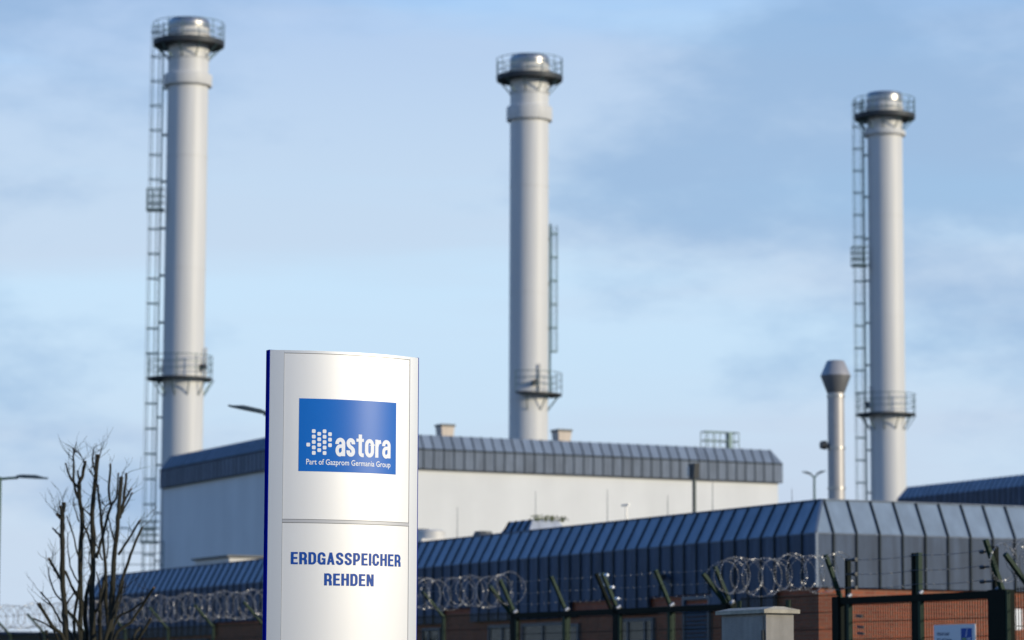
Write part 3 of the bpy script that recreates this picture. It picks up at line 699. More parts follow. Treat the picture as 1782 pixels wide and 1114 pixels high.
# ------------------------------------------------------------------ fence line
TF = R(30.5)
GX = Vector((math.cos(TF), math.sin(TF), 0)); GY = Vector((-math.sin(TF), math.cos(TF), 0))
YF = 42.0
CF = at(1457, 1040.6, YF); oF = Vector((CF.x, CF.y, 0)); ZF = CF.z
def fs_(u, v=None):
    v = 1221 - 181 * (u + 2349) / 3806 if v is None else v
    return loc_of(hit(u, v, CF, -GX), oF, TF)
def fenv(name, label, cat, group=None):
    e = empty(name, oF, TF); return tag(e, label, cat, group)
PW = 0.06
def post(par, s, w=PW, d=.04, top=None, m=None):
    return MB().box(-d / 2, d / 2, s - w / 2, s + w / 2, 0, ZF if top is None else top).build('post', m or M['green'], par)
def arm(par, s, lean=.38, up=.38, t=.05, name='arm', m=None, ds=0.0):
    return MB().bar((0, s, ZF - .03), (-lean, s + ds, ZF + up), t, t * .8).build(name, m or M['green'], par)
def mesh_panel(par, sa, sb, z0=.12, z1=None, x=.03, n_h=None):
    z1 = z1 or ZF - .02; mb = MB(); lo, hi = min(sa, sb), max(sa, sb); n = max(1, int((hi - lo) / .05))
    for i in range(n + 1):
        y = lo + (hi - lo) * i / n; r = .0042; mb.box(x - r, x + r, y - r, y + r, z0, z1 + .03)
    z = z1
    while z > z0:
        for dx in (-.008, .008): mb.box(x + dx - .004, x + dx + .004, lo, hi, z - .004, z + .004)
        z -= .225
    return mb.build('mesh_panel', M['dgreen'], par)
def strand(par, pts, n_barb=10):
    mb = MB(); pts = [Vector(p) for p in pts]
    full = []
    for i in range(len(pts) - 1):
        a, b = pts[i], pts[i + 1]
        for j in range(8):
            t = j / 8; p = a.lerp(b, t); p.z -= .02 * 4 * t * (1 - t); full.append(p)
            if j % 1 == 0 and j: 
                q = a.lerp(b, t + random.uniform(-.03, .03)); q.z -= .02 * 4 * t * (1 - t)
                for k in range(2):
                    d = Vector((random.uniform(-1, 1), random.uniform(-.3, .3), random.uniform(-1, 1))).normalized() * .018; mb.bar(q - d, q + d, .004)
    full.append(pts[-1])
    mb.tube(full, .0035, 4)
    return mb.build('barbed_wire', M['barb'], par)
def coil(label, s_a, s_b, zc, xc, r=.24, pitch=.19, seed=1, end_face=False):
    rnd = random.Random(seed); e = fenv('razor_wire_coil', label, 'razor wire', 'razor wire coils on the fence')
    lo, hi = min(s_a, s_b), max(s_a, s_b); nl = (hi - lo) / pitch; steps = int(nl * 28); pts = []
    ph = rnd.random() * 6
    for i in range(steps + 1):
        t = 2 * math.pi * i / 28; lp = i / 28
        rr = r * (1 + .05 * math.sin(lp * 1.7 + ph) + .03 * math.sin(lp * .63))
        s = lo + pitch * lp + .11 * math.sin(t * .5 + ph) * math.cos(t) + .05 * math.sin(lp * 2.1 + ph)
        pts.append(Vector((xc + rr * math.cos(t) + .02 * math.sin(lp * .9), s, zc + rr * math.sin(t) * (1 + .04 * math.sin(lp * 1.3)) + .025 * math.sin(lp * .8 + ph))))
    MB().tube(pts, .0017, 4).build('wire', M['barb'], e)
    mb = MB(); acc = 0.0; nxt = 0.0
    for i in range(len(pts) - 1):
        a, b = pts[i], pts[i + 1]; l = (b - a).length
        while nxt < acc + l:
            p = a.lerp(b, (nxt - acc) / l); t = (b - a).normalized()
            n = Vector((rnd.uniform(-1, 1), rnd.uniform(-1, 1), rnd.uniform(-1, 1))); n = (n - t * n.dot(t)).normalized(); q = t.cross(n)
            for nn in (n, q):
                w = .0085; h = .013
                mb.add([p - t * w * 1.0 + nn * h, p + t * w * .2 + nn * .003, p + t * w * 1.0 + nn * h, p + t * w * 1.0 - nn * h, p + t * w * -.2 - nn * .003, p - t * w * 1.0 - nn * h], [(0, 1, 4, 5), (1, 2, 3, 4)])
            nxt += .042
        acc += l
    b = mb.build('blades', M['wire'], e); b['kind'] = 'stuff'
    return e

# left run of fence
lf = fenv('mesh_fence', 'green mesh fence with leaning post arms left of the gates', 'fence')
upx = [-130, -50, 18, 78, 148, 218, 292, 371, 458, 554, 659, 772]
ss = [fs_(u).y for u in upx]
for u, s in zip(upx, ss):
    post(lf, s); arm(lf, s, .40, .38)
s893 = fs_(896).y
allp = ss + [s893]
for a, b in zip(allp[:-1], allp[1:]): mesh_panel(lf, a - .03, b + .03)
for fr in (.35, .98):
    strand(lf, [(-.40 * fr - .02, s, ZF + .38 * fr) for s in allp])
zcoil = ZF + .345
coil('long razor wire coil running along the left fence behind the tall sign', fs_(-150).y, fs_(905).y, zcoil, -.12, seed=3)

# dark gate left of the cabinet
g1 = fenv('sliding_gate', 'dark sliding gate with leaning barbed wire arms between sign and grey cabinet', 'gate')
s1278 = fs_(1276).y
MB().box(-.05, .05, s1278, s893, ZF - .10, ZF - .02).build('top_rail', M['dgreen'], g1)
MB().box(-.05, .05, s1278, s893, .15, .27).build('bottom_rail', M['dgreen'], g1)
gp = [896, 985.5, 1075, 1168, 1272]
gs = [fs_(u).y for u in gp]
for i, s in enumerate(gs):
    wide = i in (0, 2, 4)
    MB().box(-.05, .05, s - (.07 if wide else .03), s + (.07 if wide else .03), .27 if not wide else 0, ZF - .101 if not wide else ZF).build('post', M['dgreen'] if wide else M['green'], g1)
    MB().box(-.045, -.005, s - (.115 if wide else .045), s - (.071 if wide else .031), .275, ZF - .11).build('post_strip', M['green'], g1)
    arm(g1, s, .27, .50, .055)
    if i == 2: arm(g1, s + .17, .27, .50, .055, m=M['dgreen'])
    if i in (0, 4): arm(g1, s + .10, .40, .40, .06)
    MB().tube([(-.06, s - .06, ZF - .02), (.0, s - .06, ZF + .02)], .03, 8).build('clamp', M['galv'], g1, 40)
for a, b in zip(gs[:-1], gs[1:]): mesh_panel(g1, a - .08, b + .08, .3, ZF - .12, 0.0)
for fr in (.25, .58, .93):
    strand(g1, [(-.27 * fr, s, ZF + .50 * fr) for s in gs])
    MB().tube([(-.27 * fr - .02, gs[2] - .08, ZF + .50 * fr), (-.27 * fr - .02, gs[2] - .16, ZF + .50 * fr)], .022, 8).build('insulator', M['print_white'], g1, 40)
# fence between the gates
mf = fenv('mesh_fence', 'short green mesh fence panel behind the grey cabinet between the gates', 'fence')
s1290, s1457 = fs_(1287).y, fs_(1464).y
post(mf, s1290, top=ZF + .02); mesh_panel(mf, s1290, s1457 + .05, z1=ZF + .04)
sm = fs_(1372).y; post(mf, sm)
coil('razor wire coil above the grey cabinet between the two gates', fs_(1474).y, fs_(1262).y, zcoil, -.10, seed=11, pitch=.17)

# gate on the right
g2 = fenv('swing_gate', 'dark green double gate with upright barbed wire posts before the sunlit brick', 'gate')
sL, sM, sR = fs_(1476).y, fs_(1600).y, fs_(1733).y
MB().box(-.05, .05, sR, s1457, ZF - .09, ZF).build('top_rail', M['dgreen'], g2)
MB().box(-.05, .05, sR, s1457, .12, .22).build('bottom_rail', M['dgreen'], g2)
MB().box(-.07, .07, s1457 - .02, s1457 + .12, 0, ZF + .012).build('gate_post', M['dgreen'], g2)
MB().box(-.08, .08, fs_(1757).y, fs_(1727).y, 0, ZF + .012).build('gate_post', M['dgreen'], g2)
MB().box(-.075, -.03, fs_(1761).y, fs_(1757.5).y, 0, ZF).build('post_strip', M['green'], g2)
for s, h, dbl in ((sL, .51, 0), (sM, .53, 1), (sR, .55, 0)):
    MB().box(-.03, .03, s - .03, s + .03, ZF + .001, ZF + h).build('post', M['dgreen'] if not dbl else M['green'], g2)
    MB().box(-.029, .029, s - .035, s + .05 + dbl * .09, .221, ZF - .091).build('post', M['dgreen'], g2)
    MB().box(-.055, -.005, s - .09, s - .036, .221, ZF - .092).build('post_strip', M['green'], g2)
    if dbl: MB().box(-.03, .03, s + .075, s + .125, ZF + .001, ZF + h).build('post', M['dgreen'], g2)
    MB().tube([(-.05, s - .06, ZF), (.0, s - .06, ZF + .035)], .03, 8).build('clamp', M['galv'], g2, 40)
zst = (.12, .30, .49)
for zq in zst:
    strand(g2, [(-.04, sL - .2, ZF + zq), (-.04, sM, ZF + zq + .01), (-.04, sR + .2, ZF + zq + .02)])
    for s, sg in ((sL, -1), (sR, 1)):
        MB().tube([(-.03, s, ZF + zq), (-.04, s + sg * .2, ZF + zq)], .014, 6).tube([(-.04, s + sg * .16, ZF + zq), (-.04, s + sg * .24, ZF + zq)], .025, 8).build('insulator', M['dark'], g2, 40)
arm(g2, s1457 + .0, .25, .56, .055); arm(g2, fs_(1746).y, .27, .62, .06)
for a, b in ((sL, sM), (sM, sR)): mesh_panel(g2, a - .09, b + .05, .25, ZF - .10, 0.0)
for (u, v) in ((1498, 1073), (1500, 1092), (1500, 1103)):
    q = fs_(u, v); MB().bar((-.02, q.y - .06, q.z), (-.02, q.y + .06, q.z + .01), .035).build('latch', M['dark'], g2)
# fence beyond the right gate
rf = fenv('mesh_fence', 'green mesh fence run right of the double gate at the picture edge', 'fence')
sr = fs_(1797).y; mesh_panel(rf, fs_(1764).y, sr - 2.2, z1=ZF + .01)
for s in (sr, sr - 2.2): post(rf, s); arm(rf, s, .42, .42, .06)
coil('razor wire coil at the right edge beyond the double gate', fs_(1748).y, sr - 2.2, ZF + .36, -.12, seed=5, pitch=.15)

# notice board wired to the gate
a = fs_(1630, 1088); b = fs_(1702, 1086)
bw = a.y - b.y; zt = 0.5 * (a.z + b.z)
nbd = fenv('notice_board', 'pale notice board with a blue logo hung on the double gate', 'sign')
MB().box(-.045, -.035, b.y, a.y, zt - .42, zt).build('board', M['board'], nbd)
def text_mesh(txt, off=0.0, res=4):
    c = bpy.data.curves.new('lettering', 'FONT'); c.body = txt; c.size = 1.0; c.offset = off; c.resolution_u = res; c.fill_mode = 'FRONT'; c.dimensions = '2D'
    o = bpy.data.objects.new('lettering', c); col.objects.link(o)
    bpy.context.view_layer.update()
    dg = bpy.context.evaluated_depsgraph_get(); m = bpy.data.meshes.new_from_object(o.evaluated_get(dg))
    V_ = [v.co.copy() for v in m.vertices]; F_ = [tuple(p.vertices) for p in m.polygons]
    bpy.data.objects.remove(o); bpy.data.curves.remove(c); bpy.data.meshes.remove(m)
    x0 = min(v.x for v in V_); x1 = max(v.x for v in V_); y0 = min(v.y for v in V_); y1 = max(v.y for v in V_)
    return [((v.x - x0) / (x1 - x0), (v.y - y0) / (y1 - y0)) for v in V_], F_
def solid_text(txt, fmap, off, name, m, par, thick):
    """fmap maps (0..1, 0..1, depth) to a point; letters get a real thickness"""
    V_, F_ = text_mesh(txt, off)
    A = [fmap(x, y, 0) for x, y in V_]; Bk = [fmap(x, y, thick) for x, y in V_]; n = len(A)
    cnt = {}
    for f in F_:
        for i in range(len(f)):
            k = (f[i], f[(i + 1) % len(f)]); cnt[k] = 1
    fs = list(F_) + [tuple(n + i for i in reversed(f)) for f in F_] + [(a_, n + a_, n + b_, b_) for (a_, b_) in cnt if (b_, a_) not in cnt]
    return MB().add(A + Bk, fs).build(name, m, par)
for i, tx in enumerate(('WINGAS GmbH', 'TEC UGS Rehden', 'ZNR UGS')):
    wd = (.29, .35, .21)[i]; z1 = zt - .135 - .075 * i
    solid_text(tx, lambda x, y, d, wd=wd, z1=z1: (-.0462 + d, a.y - .07 * bw - x * wd * bw * 1.05, z1 + y * .042), .02, 'lettering', M['print_dark'], nbd, .001)
ly0 = a.y - .66 * bw; ly1 = a.y - .92 * bw
MB().box(-.0465, -.0452, ly1, ly0, zt - .22, zt - .05).build('logo_field', M['print_blue'], nbd)
MB().prism([(-.0475, ly0 - .42 * (ly0 - ly1), zt - .155), (-.0475, ly0 - .48 * (ly0 - ly1), zt - .155), (-.0475, ly0 - .60 * (ly0 - ly1), zt - .055), (-.0475, ly0 - .57 * (ly0 - ly1), zt - .055)], (.0008, 0, 0)).build('logo_stroke', M['print_white'], nbd)
solid_text('WIN', lambda x, y, d: (-.0475 + d, ly0 - .06 * bw * .3 - x * .10 * bw, zt - .205 + y * .04), .02, 'lettering', M['print_green'], nbd, .0008)
solid_text('GAS', lambda x, y, d: (-.0475 + d, ly0 - .135 * bw - x * .10 * bw, zt - .205 + y * .04), .02, 'lettering', M['board'], nbd, .0008)

# ------------------------------------------------------------------ concrete cabinet in front of the fence
YK = 30.0
pc = at(1333, 1067, YK); ok = Vector((pc.x, pc.y, 0)); kb = empty('service_cabinet', ok, TH)
tag(kb, 'weathered concrete service cabinet with a shallow roof in front of the fence', 'cabinet')
def nk(u, v, face): return loc_of(hit(u, v, pc, -EY if face == 'R' else -EX), ok)
kx = nk(1381, 1075, 'R').x; ky = nk(1256, 1075, 'L').y; kz = pc.z
MB().box(0, kx, 0, ky, 0, kz).build('body', M['conc'], kb)
o_ = .045
MB().add([(-o_, -o_, kz), (kx + o_, -o_, kz), (kx + o_, ky + o_, kz), (-o_, ky + o_, kz), (-o_, -o_, kz + .035), (kx + o_, -o_, kz + .035), (kx + o_, ky + o_, kz + .035), (-o_, ky + o_, kz + .035),
          (kx * .3, -o_ * .2, kz + .065), (kx * .6, -o_ * .2, kz + .065), (kx * .6, ky, kz + .065), (kx * .3, ky, kz + .065)],
         [(3, 2, 1, 0), (0, 1, 5, 4), (1, 2, 6, 5), (2, 3, 7, 6), (3, 0, 4, 7), (4, 5, 9, 8), (5, 6, 10, 9), (6, 7, 11, 10), (7, 4, 8, 11), (8, 9, 10, 11)]).build('lid', M['lidconc'], kb)
MB().box(-.018, -.001, .035, ky - .035, .15, kz - .03).build('door', M['conc'], kb)
MB().box(-.03, -.0185, ky - .16, ky - .10, kz - .75, kz - .60).build('lock_plate', M['dark'], kb)
for z in (kz - .28, kz - 1.2): MB().tube([(-.02, .03, z), (-.02, .03, z + .12)], .016, 8).build('hinge', M['dark'], kb, 40)

# ------------------------------------------------------------------ pollarded shrub at the left
YT = 38.0
def tz(x, y, dy=0.0): 
    u, v = x / 2.979, y / 2.979 + 740
    return at(u, v, YT + dy)
base = at(157, 1300, YT); bo = Vector((base.x, YT, 0))
tree = empty('pollarded_shrub', bo); tag(tree, 'bare pollarded multi-stemmed shrub with cut stems at lower left', 'tree')
ST = [
 ([(345,1114),(335,950),(325,800),(325,600),(322,480),(331,402)], 26, 17, 1),
 ([(322,590),(298,560),(273,535)], 11, 7, 0), ([(322,490),(298,463)], 13, 12, 1), ([(325,470),(312,420)], 11, 9, 1),
 ([(320,810),(285,750),(255,693)], 14, 10, 1), ([(325,915),(275,850),(248,740)], 9, 4, 0),
 ([(420,1114),(421,900),(415,700),(425,500),(410,320),(428,260),(441,188)], 24, 13, 1),
 ([(412,330),(372,285),(350,240),(340,198)], 10, 6, 1), ([(410,310),(406,238)], 8, 6, 1), ([(404,380),(385,310),(380,190),(382,120)], 12, 6, 1),
 ([(382,160),(395,92)], 5, 3, 0), ([(380,190),(345,140)], 4, 2, 0), ([(395,130),(440,190)], 4, 3, 0),
 ([(480,1114),(475,900),(485,690),(480,450),(495,280),(509,153)], 30, 15, 1),
 ([(495,280),(462,230)], 8, 4, 0), ([(497,250),(478,180),(487,115)], 9, 4, 0), ([(508,190),(528,118)], 6, 4, 0),
 ([(478,690),(470,610),(440,530),(425,470)], 10, 8, 0), ([(470,470),(430,430)], 7, 4, 0),
 ([(560,1114),(548,900),(545,720),(525,500),(505,310)], 22, 9, 0),
 ([(500,690),(530,580),(570,430),(605,370),(612,250)], 14, 6, 1), ([(572,415),(565,330),(572,203)], 11, 8, 1), ([(575,400),(540,430),(525,500)], 6, 4, 0),
 ([(570,1080),(590,700),(610,520),(618,380),(630,272)], 26, 14, 1), ([(622,480),(640,390),(655,252)], 15, 9, 1), ([(630,460),(660,400),(685,352)], 9, 6, 1), ([(645,395),(680,330)], 9, 7, 1),
 ([(548,1110),(600,930),(640,780),(690,640),(734,532)], 18, 9, 1), ([(612,672),(660,600),(726,496)], 11, 8, 1),
 ([(590,1110),(680,1020),(740,930),(795,843)], 18, 9, 1), ([(590,1040),(680,960),(750,912)], 12, 7, 0), ([(640,800),(625,900),(590,1000)], 8, 6, 0),
 ([(690,1160),(735,1080),(780,1003)], 16, 11, 1), ([(680,1130),(722,1052)], 13, 11, 1),
 ([(330,1120),(270,1040),(200,925)], 18, 14, 1), ([(375,1114),(310,1010),(265,930),(213,868)], 11, 6, 1), ([(268,935),(215,900)], 6, 4, 0),
 ([(245,1114),(240,1070)], 14, 12, 1), ([(215,1114),(205,1085)], 9, 8, 1),
 ([(405,900),(370,830),(338,755)], 13, 9, 0), ([(405,820),(365,730),(350,600),(352,560)], 7, 3, 0), ([(410,690),(375,560),(345,470)], 8, 4, 0), ([(405,1050),(360,970)], 10, 7, 0),
 ([(410,500),(375,400)], 6, 3, 0), ([(556,690),(560,560),(552,545)], 6, 3, 0), ([(540,560),(520,410),(545,415)], 6, 4, 0), ([(475,760),(460,700),(470,640)], 6, 4, 0),
 ([(640,870),(655,820)], 5, 3, 0), ([(440,960),(420,870),(420,800)], 8, 5, 0), ([(512,960),(520,860),(500,760)], 8, 5, 0),
 ([(450,1114),(440,980),(452,860),(470,780)], 20, 12, 0), ([(520,1114),(515,1000),(525,880),(548,760)], 20, 12, 0), ([(390,1114),(385,1000),(400,900),(412,820)], 14, 10, 0),
 ([(600,1000),(612,900),(640,830)], 10, 6, 0), ([(330,980),(360,900),(400,860)], 9, 6, 0), ([(440,1114),(400,1020),(350,960)], 12, 7, 0), ([(470,1000),(520,930),(545,850)], 12, 8, 0),
 ([(300,1114),(250,1040),(175,1003)], 8, 6, 1), ([(530,700),(500,620),(480,590)], 7, 5, 0), ([(415,640),(440,560),(468,500)], 7, 4, 0), ([(600,620),(575,540),(560,470)], 7, 4, 0)]
k = YT / F_PX / 2.979
rnd = random.Random(21)
heads = []
crown = MB(); cuts_m = MB()
def smooth_pts(P):
    out_ = []
    for i in range(len(P) - 1):
        p0 = P[max(i - 1, 0)]; p1 = P[i]; p2 = P[i + 1]; p3 = P[min(i + 2, len(P) - 1)]
        for j in range(4):
            t = j / 4
            out_.append(0.5 * ((2 * p1) + (p2 - p0) * t + (2 * p0 - 5 * p1 + 4 * p2 - p3) * t * t + (3 * p1 - p0 - 3 * p2 + p3) * t ** 3))
    out_.append(P[-1]); return out_
stems_objs = []
for pl, w0, w1, cut in ST:
    dep0 = rnd.uniform(-.25, .25); long_ = pl[0][1] > 1030
    P = [tz(x, y, (dep0 if long_ else dep0) + (0.25 * rnd.uniform(-1, 1) * i / max(1, len(pl) - 1))) - bo for i, (x, y) in enumerate(pl)]
    if long_:
        b0 = Vector((rnd.uniform(-.10, .10), rnd.uniform(-.10, .10), .55)); P = [b0, P[0].lerp(b0, .45) + Vector((0, 0, -.05))] + P
    else:
        pass
    Q = smooth_pts(P); n = len(Q)
    rr = []
    for i in range(n):
        t = i / (n - 1); rr.append(max(.0025, (w0 + (w1 - w0) * t) / 2 * k * 1.3 * (1 + .12 * rnd.uniform(-1, 1))))
    if cut: rr[-1] *= 1.25
    Q = [q + Vector((rnd.uniform(-1, 1), rnd.uniform(-1, 1), 0)) * .006 for q in Q]
    ob = MB().tube(Q, rr, 8).build('stem', M['bark'], tree, 60)
    heads.append((Q, rr))
    if cut: 
        t = (Q[-1] - Q[-2]).normalized(); MB().tube([Q[-1] - t * .002, Q[-1] + t * .004], rr[-1] * .9, 8).build('cut_end', M['cut'], ob)
# fine twigs
tw = MB()
for i in range(270):
    Q, rr = rnd.choice(heads); j = rnd.randrange(len(Q) // 3, len(Q)); p = Q[j].copy()
    if p.z < 1.6: continue
    d = Vector((rnd.uniform(-1, 1), rnd.uniform(-1, 1), rnd.uniform(.1, 1.0))).normalized(); L = rnd.uniform(.10, .42); pts = [p]
    for s in range(5):
        d = (d + Vector((rnd.uniform(-.35, .35), rnd.uniform(-.35, .35), rnd.uniform(-.15, .35)))).normalized(); p = p + d * L / 5; pts.append(p)
    tw.tube(pts, [.0036, .003, .0025, .002, .0015, .001], 4)
    if L > .3:
        p = pts[3]; d2 = (d + Vector((rnd.uniform(-1, 1), rnd.uniform(-1, 1), .3))).normalized(); tw.tube([p, p + d2 * L * .2, p + d2 * L * .4 + EZ * .02], [.0025, .002, .001], 4)
t_ = tw.build('twigs', M['bark'], tree); t_['kind'] = 'stuff'
MB().tube([(0, 0, 0), (0, 0, .3), (0.02, 0, .62)], [.24, .19, .15], 12).build('trunk', M['bark'], tree, 60)

# railing platform far behind the shrub
pr_ = at(214, 1000, 150.0); ap = empty('access_platform', (pr_.x, 150.0, 0)); tag(ap, 'thin green railed access platform seen behind the bare shrub', 'platform')
zt_ = at(214, 942, 150.0).z; w_ = 1.9
mb = MB()
for x in (-w_, -.9, 0, .9, w_): mb.tube([(x, 0, 0), (x, 0, zt_)], .024, 6)
for z in (zt_, zt_ - .55, zt_ - 1.1): mb.tube([(-w_, 0, z), (w_, 0, z)], .02, 6)
mb.build('railing', M['ladder'], ap)
hp = [(-.45, 0, zt_), (-.45, 0, zt_ + .45), (-.2, 0, zt_ + .62), (.2, 0, zt_ + .62), (.45, 0, zt_ + .4), (.45, 0, zt_)]
MB().tube(hp, .035, 6).build('ladder_hoop', M['ladder'], ap)
MB().box(-w_, w_, 0, .6, 0.0, .08).build('footing', M['conc'], ap)

# ------------------------------------------------------------------ the pylon sign
TS = R(25.5); RS = 1.30; HA = R(24.7); PA = R(20.7)
SX = Vector((math.cos(TS), math.sin(TS), 0)); SY = Vector((-math.sin(TS), math.cos(TS), 0))
YSN = 21.5
# place it so that the front silver edges meet the photograph's edges
hw = RS * math.sin(HA)
pl_ = at(470.2, 609, YSN); os_ = Vector((pl_.x, pl_.y, 0)) + SX * hw
for _ in range(20):                                     # distance from the known width of the sign
    e0 = proj(os_ - SX * hw + EZ * pl_.z); e1 = proj(os_ + SX * hw + EZ * pl_.z)
    YSN *= (e1[0] - e0[0]) / (727.9 - 470.2)
    pl_ = at(470.2, 609, YSN); os_ = Vector((pl_.x, pl_.y, 0)) + SX * hw
ZS = pl_.z
cam_d.dof.focus_distance = (os_ - Vector((0, 0, EYE))).dot(FW) + 0.4
sg = empty('pylon_sign', os_, TS); tag(sg, 'tall silver pylon sign with curved front, blue logo panel and blue side', 'sign')
YC0 = RS * math.cos(HA)                                 # centre of curvature in local y
def arc(a, r, z): return Vector((r * math.sin(a), YC0 - r * math.cos(a), z))
def arc_slab(a0, a1, z0, z1, r0, r1, n=24):
    mb = MB(); V_ = []; F_ = []
    for i in range(n + 1):
        a_ = a0 + (a1 - a0) * i / n
        V_ += [arc(a_, r1, z0), arc(a_, r1, z1), arc(a_, r0, z1), arc(a_, r0, z0)]
    for i in range(n):
        o = i * 4
        for j in range(4): F_.append((o + j, o + 4 + j, o + 4 + (j + 1) % 4, o + (j + 1) % 4))
    F_ += [(0, 1, 2, 3), (n * 4 + 3, n * 4 + 2, n * 4 + 1, n * 4)]
    return mb.add(V_, F_)
def sp(a, z, r=RS): 
    q = arc(a, r, z); return proj(os_ + SX * q.x + SY * q.y + EZ * q.z)
def ang(u, v):
    lo, hi = -HA, HA
    zq = 3.0
    for _ in range(40):
        m_ = (lo + hi) / 2
        # height at which this angle projects to row v
        z0_, z1_ = 0.0, 6.0
        for _ in range(30):
            zq = (z0_ + z1_) / 2
            if sp(m_, zq)[1] > v: z0_ = zq
            else: z1_ = zq
        if sp(m_, zq)[0] < u: lo = m_
        else: hi = m_
    return m_, zq
aL, _ = ang(492.3, 800); aR, _ = ang(712.5, 800)
mL, zdiv = ang(492, 903.5); zdb = ang(492, 909.3)[1]
g_ = .0012
arc_slab(-HA, aL, 0, ZS, RS - .03, RS, 8).build('edge_profile', M['silver_edge'], sg, 30)
arc_slab(aR, HA, 0, ZS, RS - .03, RS, 8).build('edge_profile', M['silver_edge'], sg, 30)
arc_slab(aL + .0003, aR - .0003, ZS - .018, ZS, RS - .03, RS - .0005, 32).build('top_rail', M['silver_edge'], sg, 30)
arc_slab(aL + g_, aR - g_, zdiv + .002, ZS - .021, RS - .012, RS - .004, 40).build('upper_panel', M['silver'], sg, 30)
arc_slab(aL + g_, aR - g_, zdb + .001, zdiv - .001, RS - .012, RS - .001, 40).build('divider', M['divider'], sg, 30)
lp_ = arc_slab(aL + g_, aR - g_, .12, zdb - .002, RS - .012, RS - .004, 40).build('lower_panel', M['silver'], sg, 30)
# dark gaps behind the joints and the blue body
arc_slab(aL - .001, aR + .001, .1, ZS - .004, RS - .029, RS - .016, 24).build('backing', M['dark'], sg, 30)
BH = hw + .006
MB().box(-BH, BH, .0015, .058, .0, ZS + .002).build('body', M['sign_blue'], sg)
def arc_back(n=24):
    V_ = []; F_ = []
    for i in range(n + 1):
        a_ = -HA + 2 * HA * i / n; x = RS * math.sin(a_); y = .058 + RS * math.cos(a_) - YC0
        V_ += [(x, y, 0), (x, y, ZS), (x, .0585, ZS), (x, .0585, 0)]
    for i in range(n):
        o = i * 4
        for j in range(4): F_.append((o + j, o + (j + 1) % 4, o + 4 + (j + 1) % 4, o + 4 + j))
    return MB().add(V_, F_)
arc_back().build('back_shell', M['silver_edge'], sg, 30)
MB().box(-.75, .75, -.3, .36, -.2, .06).build('foundation', M['conc'], sg)
# logo plate
al, zl_t = ang(521.0, 693.2); ar, zr_t = ang(690.2, 701); _, zl_b = ang(520.2, 820); _, zr_b = ang(690, 826)
zt_ = (zl_t + zr_t) / 2; zb_ = (zl_b + zr_b) / 2
RP = RS - .004
lg = arc_slab(al, ar, zb_, zt_, RP + .0002, RP + .0015, 40).build('logo_plate', M['logo_blue'], sg, 30)
def on_arc(a0, a1, z0, z1, r): return lambda x, y, d: tuple(arc(a0 + (a1 - a0) * x, r - d, z0 + (z1 - z0) * y))
def put_text(txt, uL, uR, vb, vt, off, m, par, r):
    a0, _ = ang(uL, vb); a1, _ = ang(uR, vb); am, z0 = ang((uL + uR) / 2, vb); _, z1 = ang((uL + uR) / 2, vt)
    return solid_text(txt, on_arc(a0, a1, z0, z1, r), off, 'lettering', m, par, .0010)
